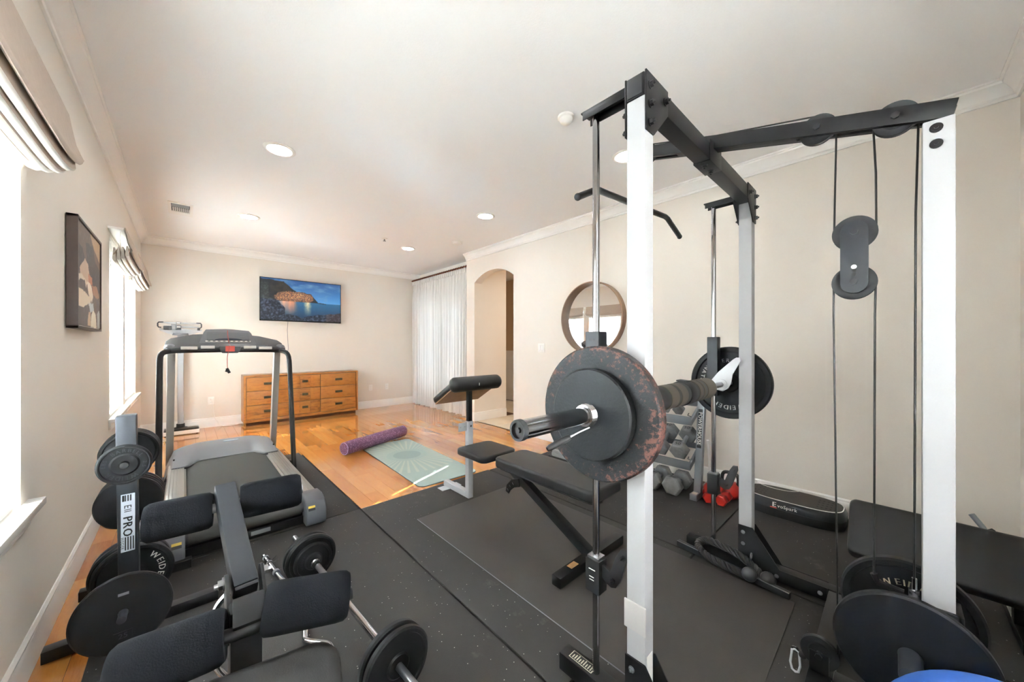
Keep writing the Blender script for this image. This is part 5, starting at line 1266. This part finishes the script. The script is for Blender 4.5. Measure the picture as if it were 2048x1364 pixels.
lbm = MB()
for x, y in ((-0.115, 0.035), (0.08, 0.030), (-0.085, 0.0), (0.085, -0.002)): lbm.box(x, x + 0.035, y, y + 0.008, 0.010, 0.0108)
part('print', lbm.xf(dmf), M['grey_plastic'], dsp)
cg = part('center_grip', MB().prism([(0.228, 1.190), (0.385, 1.190), (0.378, 1.150), (0.362, 1.128), (0.252, 1.128), (0.236, 1.150)], FY, 4.078, 4.125), M['dark_plastic'], tm_, bevel=0.008)
part('stop_label', MB().box(0.272, 0.338, 4.0755, 4.0785, 1.142, 1.192), M['redprint'], cg)
sk = thing('safety_key', 'red safety cord with a black clip hanging from the treadmill console', 'safety key', (0.30, 4.07, 0.96))
part('cord', MB().tube(smooth_path([(0.302, 4.292, 1.338), (0.300, 4.255, 1.300), (0.302, 4.205, 1.245), (0.306, 4.165, 1.205), (0.303, 4.070, 1.180), (0.285, 4.068, 1.10), (0.285, 4.068, 0.985)], 5), 0.0028, 6), simple('red_cord', 'a8463c', 0.6), sk)
part('clip', MB().beam((0.280, 4.068, 0.992), (0.300, 4.068, 0.948), 0.016, 0.022).beam((0.270, 4.068, 0.972), (0.285, 4.068, 0.965), 0.014, 0.018), M['black_matte'], sk, bevel=0.004)

# ================================================================== DOCTOR'S SCALE
sc_ = thing('beam_scale', 'white upright beam scale standing in the corner behind the treadmill', 'scale', (-0.035, 6.6, 0.0))
part('base', MB().prism(rrect(-0.205, 0.155, 6.44, 6.78, 0.02), FZ, 0.010, 0.060), M['sill'], sc_, bevel=0.005)
part('wheel_feet', MB().box(-0.19, -0.17, 6.46, 6.48, 0, 0.012).box(0.12, 0.14, 6.46, 6.48, 0, 0.012).box(-0.19, -0.17, 6.74, 6.76, 0, 0.012).box(0.12, 0.14, 6.74, 6.76, 0, 0.012), M['rubber_black'], sc_)
part('platform', MB().prism(rrect(-0.195, 0.148, 6.445, 6.62, 0.02), FZ, 0.0605, 0.074), M['black_matte'], sc_, bevel=0.003)
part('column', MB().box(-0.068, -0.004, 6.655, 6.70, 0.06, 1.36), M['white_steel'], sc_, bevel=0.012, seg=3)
part('column_collar', MB().lathe([(0.03, 0.055), (0.072, 0.055), (0.070, 0.068), (0.045, 0.075), (0.043, 0.12), (0.03, 0.12)], (-0.036, 6.677, 0), (0, 0, 1), 24), M['black_matte'], sc_)
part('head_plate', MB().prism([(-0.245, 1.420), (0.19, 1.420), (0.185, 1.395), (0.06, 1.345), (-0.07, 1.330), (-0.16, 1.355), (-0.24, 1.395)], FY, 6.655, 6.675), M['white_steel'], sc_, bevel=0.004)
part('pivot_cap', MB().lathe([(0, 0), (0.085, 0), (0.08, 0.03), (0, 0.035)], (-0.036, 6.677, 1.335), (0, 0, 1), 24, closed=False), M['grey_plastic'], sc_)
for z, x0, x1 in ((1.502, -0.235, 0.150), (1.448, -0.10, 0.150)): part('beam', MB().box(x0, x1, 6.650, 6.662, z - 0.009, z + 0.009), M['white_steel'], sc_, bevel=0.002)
part('riser', MB().box(-0.13, -0.075, 6.655, 6.67, 1.42, 1.49), M['white_steel'], sc_)
for x, s_ in ((-0.245, -1), (0.165, 1)):
    part('end_bracket', MB().tube([(x - s_ * 0.04, 6.655, 1.508), (x + s_ * 0.005, 6.655, 1.506), (x + s_ * 0.014, 6.655, 1.49), (x + s_ * 0.014, 6.655, 1.455), (x + s_ * 0.005, 6.655, 1.440), (x - s_ * 0.02, 6.655, 1.436)], 0.008, 8), M['dark_plastic'], sc_)
part('post_end', MB().box(0.135, 0.165, 6.65, 6.665, 1.405, 1.44), M['dark_plastic'], sc_)
part('counterweight', MB().box(-0.205, -0.125, 6.635, 6.675, 1.405, 1.460), M['dark_plastic'], sc_, bevel=0.004)
part('poise', MB().box(-0.088, -0.030, 6.635, 6.675, 1.405, 1.468), M['dark_plastic'], sc_, bevel=0.004)
part('poise_frame', MB().box(-0.082, -0.034, 6.632, 6.64, 1.487, 1.516), M['dark_plastic'], sc_, bevel=0.003)
part('poise_window', MB().box(-0.076, -0.040, 6.630, 6.633, 1.493, 1.510).box(-0.072, -0.036, 6.631, 6.636, 1.440, 1.455), M['letter_white'], sc_)

# black cable loop on the floor by the left wall
tag(part('floor_cable', MB().tube(smooth_path([(-0.20, 3.62, 0.006), (-0.30, 3.66, 0.006), (-0.37, 3.62, 0.006), (-0.385, 3.54, 0.006), (-0.34, 3.49, 0.006), (-0.26, 3.50, 0.006), (-0.18, 3.53, 0.013)], 6), 0.005, 8), M['cable']), 'black power cable looped on the wood floor behind the weight tree', 'cable')

# ================================================================== WEIGHT TREE
wt = thing('weight_tree', 'charcoal upright weight tree with a white printed decal near the left wall', 'weight tree', (-0.168, 2.18, 0.0))
part('post', MB().beam((-0.166, 2.183, 0.05), (-0.177, 2.183, 0.908), 0.060, 0.060, (0, 1, 0)), M['charcoal_steel'], wt, bevel=0.006)
part('cross_foot', MB().box(-0.392, 0.118, 2.152, 2.200, 0.009, 0.054), M['black_steel'], wt, bevel=0.003)
part('long_foot', MB().box(-0.190, -0.142, 2.20, 2.62, 0.009, 0.054), M['black_steel'], wt, bevel=0.003)
part('rear_foot', MB().box(-0.36, 0.03, 2.56, 2.605, 0.009, 0.054), M['black_steel'], wt, bevel=0.003)
fy = 2.1528
dcl = part('decal', MB().box(-0.1905, -0.1505, fy - 0.0006, fy, 0.348, 0.585), simple('bluish_white_decal', 'c3cad6', 0.5), wt, label='white printed decal with stripes')
fm = frame((0, -1, 0), (1, 0, 0), (-0.1705, fy - 0.0012, 0.452))
tb = MB(); text(tb, 'PRO', 0.038, fm, sx=1.05, bold=0.0022)
part('lettering', tb, M['letter_dark'], dcl, smooth=False)
tb = MB(); text(tb, 'WEIDER', 0.013, frame((0, -1, 0), (1, 0, 0), (-0.186, fy - 0.0012, 0.385)), sx=1.0)
text(tb, 'EII', 0.030, frame((0, -1, 0), (1, 0, 0), (-0.1705, fy - 0.0012, 0.525)))
part('lettering', tb, M['letter_dark'], dcl, smooth=False)
stp = MB()
for q in range(5):
    x = -0.187 + q * 0.0075
    if q > 0: stp.box(x, x + 0.0036, fy - 0.0012, fy - 0.0006, 0.354, 0.408)
    if q < 4: stp.box(x, x + 0.0036 + (0.003 if q == 0 else 0), fy - 0.0012, fy - 0.0006, 0.556, 0.581)
part('stripe', stp, M['letter_dark'], dcl)
PEG = [(0.730, -1, 0.115), (0.735, 1, 0.15), (0.520, 1, 0.17), (0.222, 1, 0.17)]
for z, s_, L in PEG:
    y0 = 2.183 + s_ * 0.031
    part('peg', MB().cyl((-0.172, y0, z), (-0.172, y0 + s_ * L, z + 0.14 * L * 0), 0.0125, n=18), M['charcoal_steel'], wt, bevel=0.002)
tilt = Vector((0.02, -1, 0.16)).normalized()
p0 = Vector((-0.170, 2.155, 0.172)); part('peg', MB().cyl(p0, p0 + tilt * 0.285, 0.0125, n=18), M['charcoal_steel'], wt, bevel=0.002)
plate('small black plate with raised lettering on the upper front peg', (-0.172, 2.062, 0.730), (0, -1, 0), 0.0775, 0.020, 0.0145, 'rim', 'iron', letters=[('BARBELL', 0.019, 0.055, radians(90), False, 0.0062), ('WEIDER', 0.021, 0.055, radians(270), False, 0.0062), ('2.5', 0.017, 0.056, radians(2), False, 0.0062), ('LBS', 0.016, 0.056, radians(178), False, 0.0062)], lmat='raised_iron', d=0.005, roll=radians(-10))
big = plate('large smooth black plate leaning on the lower front peg of the weight tree', p0 + tilt * 0.205, tilt, 0.134, 0.022, 0.0145, 'flat', 'iron')
mb = MB().box(-0.024, 0.024, -0.090, -0.062, 0.0105, 0.0122); part('raised_mark', mb, M['iron'], big, local=True)
tb = MB(); text(tb, '25', 0.024, Matrix.Translation((0, -0.076, 0.0126)), bold=0.001); part('number', tb, M['charcoal_steel'], big, smooth=False, local=True)
mb = MB().box(-0.014, 0.014, 0.062, 0.071, 0.0105, 0.0122); part('raised_mark', mb, M['grey_steel'], big, local=True)
for i in range(4): plate(['first of four black plates on the upper rear peg, nearest the post', 'second of four black plates on the upper rear peg', 'third of four black plates on the upper rear peg', 'last of four black plates on the upper rear peg, farthest back'][i], (-0.172, 2.240 + i * 0.026, 0.735), (0, -1, 0), 0.092, 0.021, 0.0145, 'rim', 'iron', group='plates on the upper rear peg', d=0.005)
for i in range(4): plate(['first of four black plates on the middle rear peg, nearest the post', 'second of four black plates on the middle rear peg', 'third of four black plates on the middle rear peg', 'last of four black plates on the middle rear peg, farthest back'][i], (-0.172, 2.243 + i * 0.032, 0.520), (0, -1, 0), 0.106, 0.026, 0.0145, 'flat' if i == 0 else 'rim', 'iron', group='plates on the middle rear peg', d=0.005)
plate('black plate with white letters low on the rear of the weight tree', (-0.160, 2.250, 0.205), (0, -1, 0), 0.128, 0.028, 0.0145, 'rim', 'iron', letters=[('WEIDER', 0.032, 0.088, radians(15), False, 0.0082)], group='plates on the lower rear peg', roll=radians(-8))
plate('black plate behind the lettered plate low on the weight tree', (-0.172, 2.290, 0.205), (0, -1, 0), 0.128, 0.030, 0.0145, 'rim', 'iron', group='plates on the lower rear peg')
plate('rearmost black plate low on the weight tree', (-0.172, 2.330, 0.205), (0, -1, 0), 0.128, 0.030, 0.0145, 'rim', 'iron', group='plates on the lower rear peg')

# ================================================================== SIT UP BENCH IN THE FOREGROUND
sb_ = thing('sit_up_bench', 'black sit up bench with four foam rollers in the left foreground', 'exercise bench', (0.085, 0.85, 0.009))
part('front_post', MB().box(0.062, 0.112, 0.835, 0.885, 0.05, 0.70), M['black_steel'], sb_, bevel=0.004)
part('front_foot', MB().box(-0.14, 0.31, 0.835, 0.885, 0.009, 0.052), M['black_steel'], sb_, bevel=0.004)
part('arm', MB().beam((0.0935, 0.918, 0.693), (0.0755, 1.165, 0.832), 0.042, 0.042), M['charcoal_steel'], sb_, bevel=0.004)
part('arm_end_cap', MB().beam((0.0941, 0.910, 0.6885), (0.0936, 0.9175, 0.6927), 0.040, 0.040), M['black_matte'], sb_, bevel=0.003)
part('tongue', MB().box(0.074, 0.106, 0.878, 0.935, 0.60, 0.652), M['black_steel'], sb_, bevel=0.003)
part('lower_saddle', MB().beam((0.093, 0.86, 0.700), (0.089, 0.815, 0.672), 0.050, 0.045), M['black_steel'], sb_, bevel=0.003)
for x0, x1 in ((0.060, 0.066), (0.1185, 0.1245)):
    part('bracket', MB().prism([(0.940, 0.725), (0.948, 0.705), (0.930, 0.67), (0.870, 0.618), (0.842, 0.640), (0.855, 0.685), (0.918, 0.735)], FX, x0, x1), M['black_steel'], sb_, bevel=0.001)
for x, d in ((0.060, -1), (0.1245, 1)): bolt((x, 0.930, 0.712), (d, 0, 0), 0.0095, sb_, 'brushed', 0.010)
bolt((0.1245, 0.862, 0.645), (1, 0, 0), 0.0095, sb_, 'brushed', 0.008)
def foam(p0, p1, r=0.043):
    p0, p1 = Vector(p0), Vector(p1); L = (p1 - p0).length
    return part('foam_roller_pad', MB().lathe([(0.014, 0.006), (r * 0.55, 0.001), (r * 0.86, 0.001), (r * 0.97, 0.008), (r, 0.022), (r, L - 0.022), (r * 0.97, L - 0.008), (r * 0.86, L - 0.001), (r * 0.55, L - 0.001), (0.014, L - 0.006)], p0, p1 - p0, 40), M['foam'], sb_)
foam((-0.068, 1.152, 0.795), (0.053, 1.140, 0.795)); foam((0.104, 1.136, 0.800), (0.238, 1.122, 0.800))
part('upper_axle', MB().cyl((-0.072, 1.1525, 0.795), (0.242, 1.1215, 0.800), 0.011, n=16), M['brushed'], sb_)
foam((-0.088, 0.842, 0.672), (0.056, 0.820, 0.678), 0.046); foam((0.112, 0.826, 0.690), (0.256, 0.786, 0.672), 0.046)
part('lower_axle', MB().cyl((-0.092, 0.844, 0.674), (0.262, 0.785, 0.672), 0.012, n=16), M['black_steel'], sb_)
part('seat_pad', MB().prism(rrect(-0.150, 0.150, -0.62, 0.0, 0.05), FZ, -0.055, 0.0).xf(Matrix.Translation((0.072, 0.762, 0.652)) @ Matrix.Rotation(radians(-12), 4, 'Z') @ Matrix.Rotation(radians(9), 4, 'X')), M['vinyl'], sb_, bevel=0.022, seg=4)
part('backbone', MB().beam((0.087, 0.84, 0.50), (0.03, 0.05, 0.36), 0.05, 0.05), M['black_steel'], sb_, bevel=0.003)
part('rear_leg', MB().beam((0.03, 0.08, 0.36), (0.03, 0.02, 0.05), 0.045, 0.045), M['black_steel'], sb_, bevel=0.003)
part('rear_foot', MB().box(-0.18, 0.24, 0.0, 0.045, 0.009, 0.052), M['black_steel'], sb_, bevel=0.004)
part('chrome_handle', MB().tube(smooth_path([(0.070, 0.965, 0.672), (0.052, 0.962, 0.655), (0.044, 0.955, 0.630), (0.045, 0.945, 0.585), (0.05, 0.94, 0.54), (0.075, 0.93, 0.50)], 5), 0.0065, 10).tube([(0.0455, 0.955, 0.618), (0.085, 0.95, 0.640)], 0.0055, 8), M['chrome'], sb_)
part('pull_pin', MB().cyl((-0.052, 1.02, 0.470), (0.03, 1.0, 0.42), 0.006, n=10).cyl((0.125, 0.91, 0.655), (0.132, 1.00, 0.56), 0.007, n=10), M['chrome'], sb_)

# ================================================================== LOOSE BARS ON THE FLOOR
a0, a1 = Vector((0.452, 2.275, 0.126)), Vector((0.548, 0.80, 0.126)); dd = (a1 - a0).normalized()
fb = thing('straight_barbell', 'straight chrome barbell with small black plates on the rubber mat', 'barbell', ((a0 + a1) / 2) - Vector((0, 0, 0.117)))
part('shaft', MB().cyl(a0, a1, 0.0125, n=20), M['brushed'], fb)
part('grip_knurl', MB().cyl(a0 + dd * 0.62, a0 + dd * 1.02, 0.0131, n=20), M['chrome'], fb)
for s_ in (0.335, 1.075):
    part('inner_collar', MB().lathe([(0.0128, -0.012), (0.021, -0.012), (0.021, 0.006), (0.017, 0.008), (0.017, 0.045), (0.0128, 0.045)] if s_ < 1 else [(0.0128, -0.045), (0.017, -0.045), (0.017, -0.008), (0.021, -0.006), (0.021, 0.012), (0.0128, 0.012)], a0 + dd * s_, dd, 24), M['chrome'], fb)
for q, (s_, R, lab) in enumerate(((0.245, 0.116, 'rear large plate on the far end of the floor barbell'), (0.278, 0.116, 'second large plate on the far end of the floor barbell'), (0.306, 0.086, 'small ridged plate on the far end of the floor barbell'), (1.105, 0.116, 'large plate on the near end of the floor barbell, towards the bar middle'), (1.142, 0.116, 'outermost large plate on the near end of the floor barbell at the photo bottom'))):
    zd = dd if s_ < 1 or s_ > 1.13 else -dd
    plate(lab, a0 + dd * s_, zd, R, 0.026, 0.0135, 'rim', 'iron', group='small plates on the floor barbell', d=0.006, roll=0.7 * q,
          letters=[('WEIDER', 0.020 * R / 0.116, R * 0.62, radians(90), False, 0.0078)] if q in (2, 4) else None, lmat='charcoal_steel')
ez = thing('curl_bar', 'bent chrome curl bar lying beside the barbell on the mat', 'curl bar', (0.37, 1.75, 0.009))
ep = [(0.328, 2.385, 0.0235), (0.340, 2.27, 0.0235), (0.352, 2.15, 0.0235), (0.360, 2.09, 0.0235), (0.372, 2.035, 0.0235), (0.374, 1.99, 0.0235), (0.352, 1.90, 0.0235), (0.345, 1.83, 0.0235), (0.372, 1.74, 0.0235), (0.374, 1.68, 0.0235), (0.358, 1.615, 0.0235), (0.360, 1.585, 0.0235), (0.395, 1.54, 0.0235), (0.418, 1.50, 0.0235), (0.412, 1.43, 0.0235), (0.388, 1.36, 0.0235), (0.392, 1.25, 0.0235), (0.40, 1.05, 0.0235)]
part('bent_bar', MB().tube(smooth_path(ep, 5), 0.0125, 12), M['chrome'], ez)
e0, e1 = Vector(ep[0]), Vector(ep[2]); ed = (e1 - e0).normalized()
for s_, r_ in ((0.02, 0.0142), (0.09, 0.0142), (0.205, 0.0165)):
    part('sleeve_ring', MB().cyl(e0 + ed * s_, e0 + ed * (s_ + (0.012 if s_ != 0.205 else 0.02)), r_, n=18), M['grey_steel'], ez)
part('spring_clip', MB().tube([e0 + ed * (0.06 + 0.004 * i) + Vector((cos(i * 1.2), 0, sin(i * 1.2))) * 0.0155 for i in range(16)], 0.0013, 6).tube([e0 + ed * 0.09 + Vector((0.012, 0, 0.010)), e0 + ed * 0.08 + Vector((0.034, 0.0, 0.022))], 0.002, 6).tube([e0 + ed * 0.12 + Vector((0.012, 0, 0.010)), e0 + ed * 0.125 + Vector((0.034, 0.0, 0.020))], 0.002, 6), M['bolt'], ez)
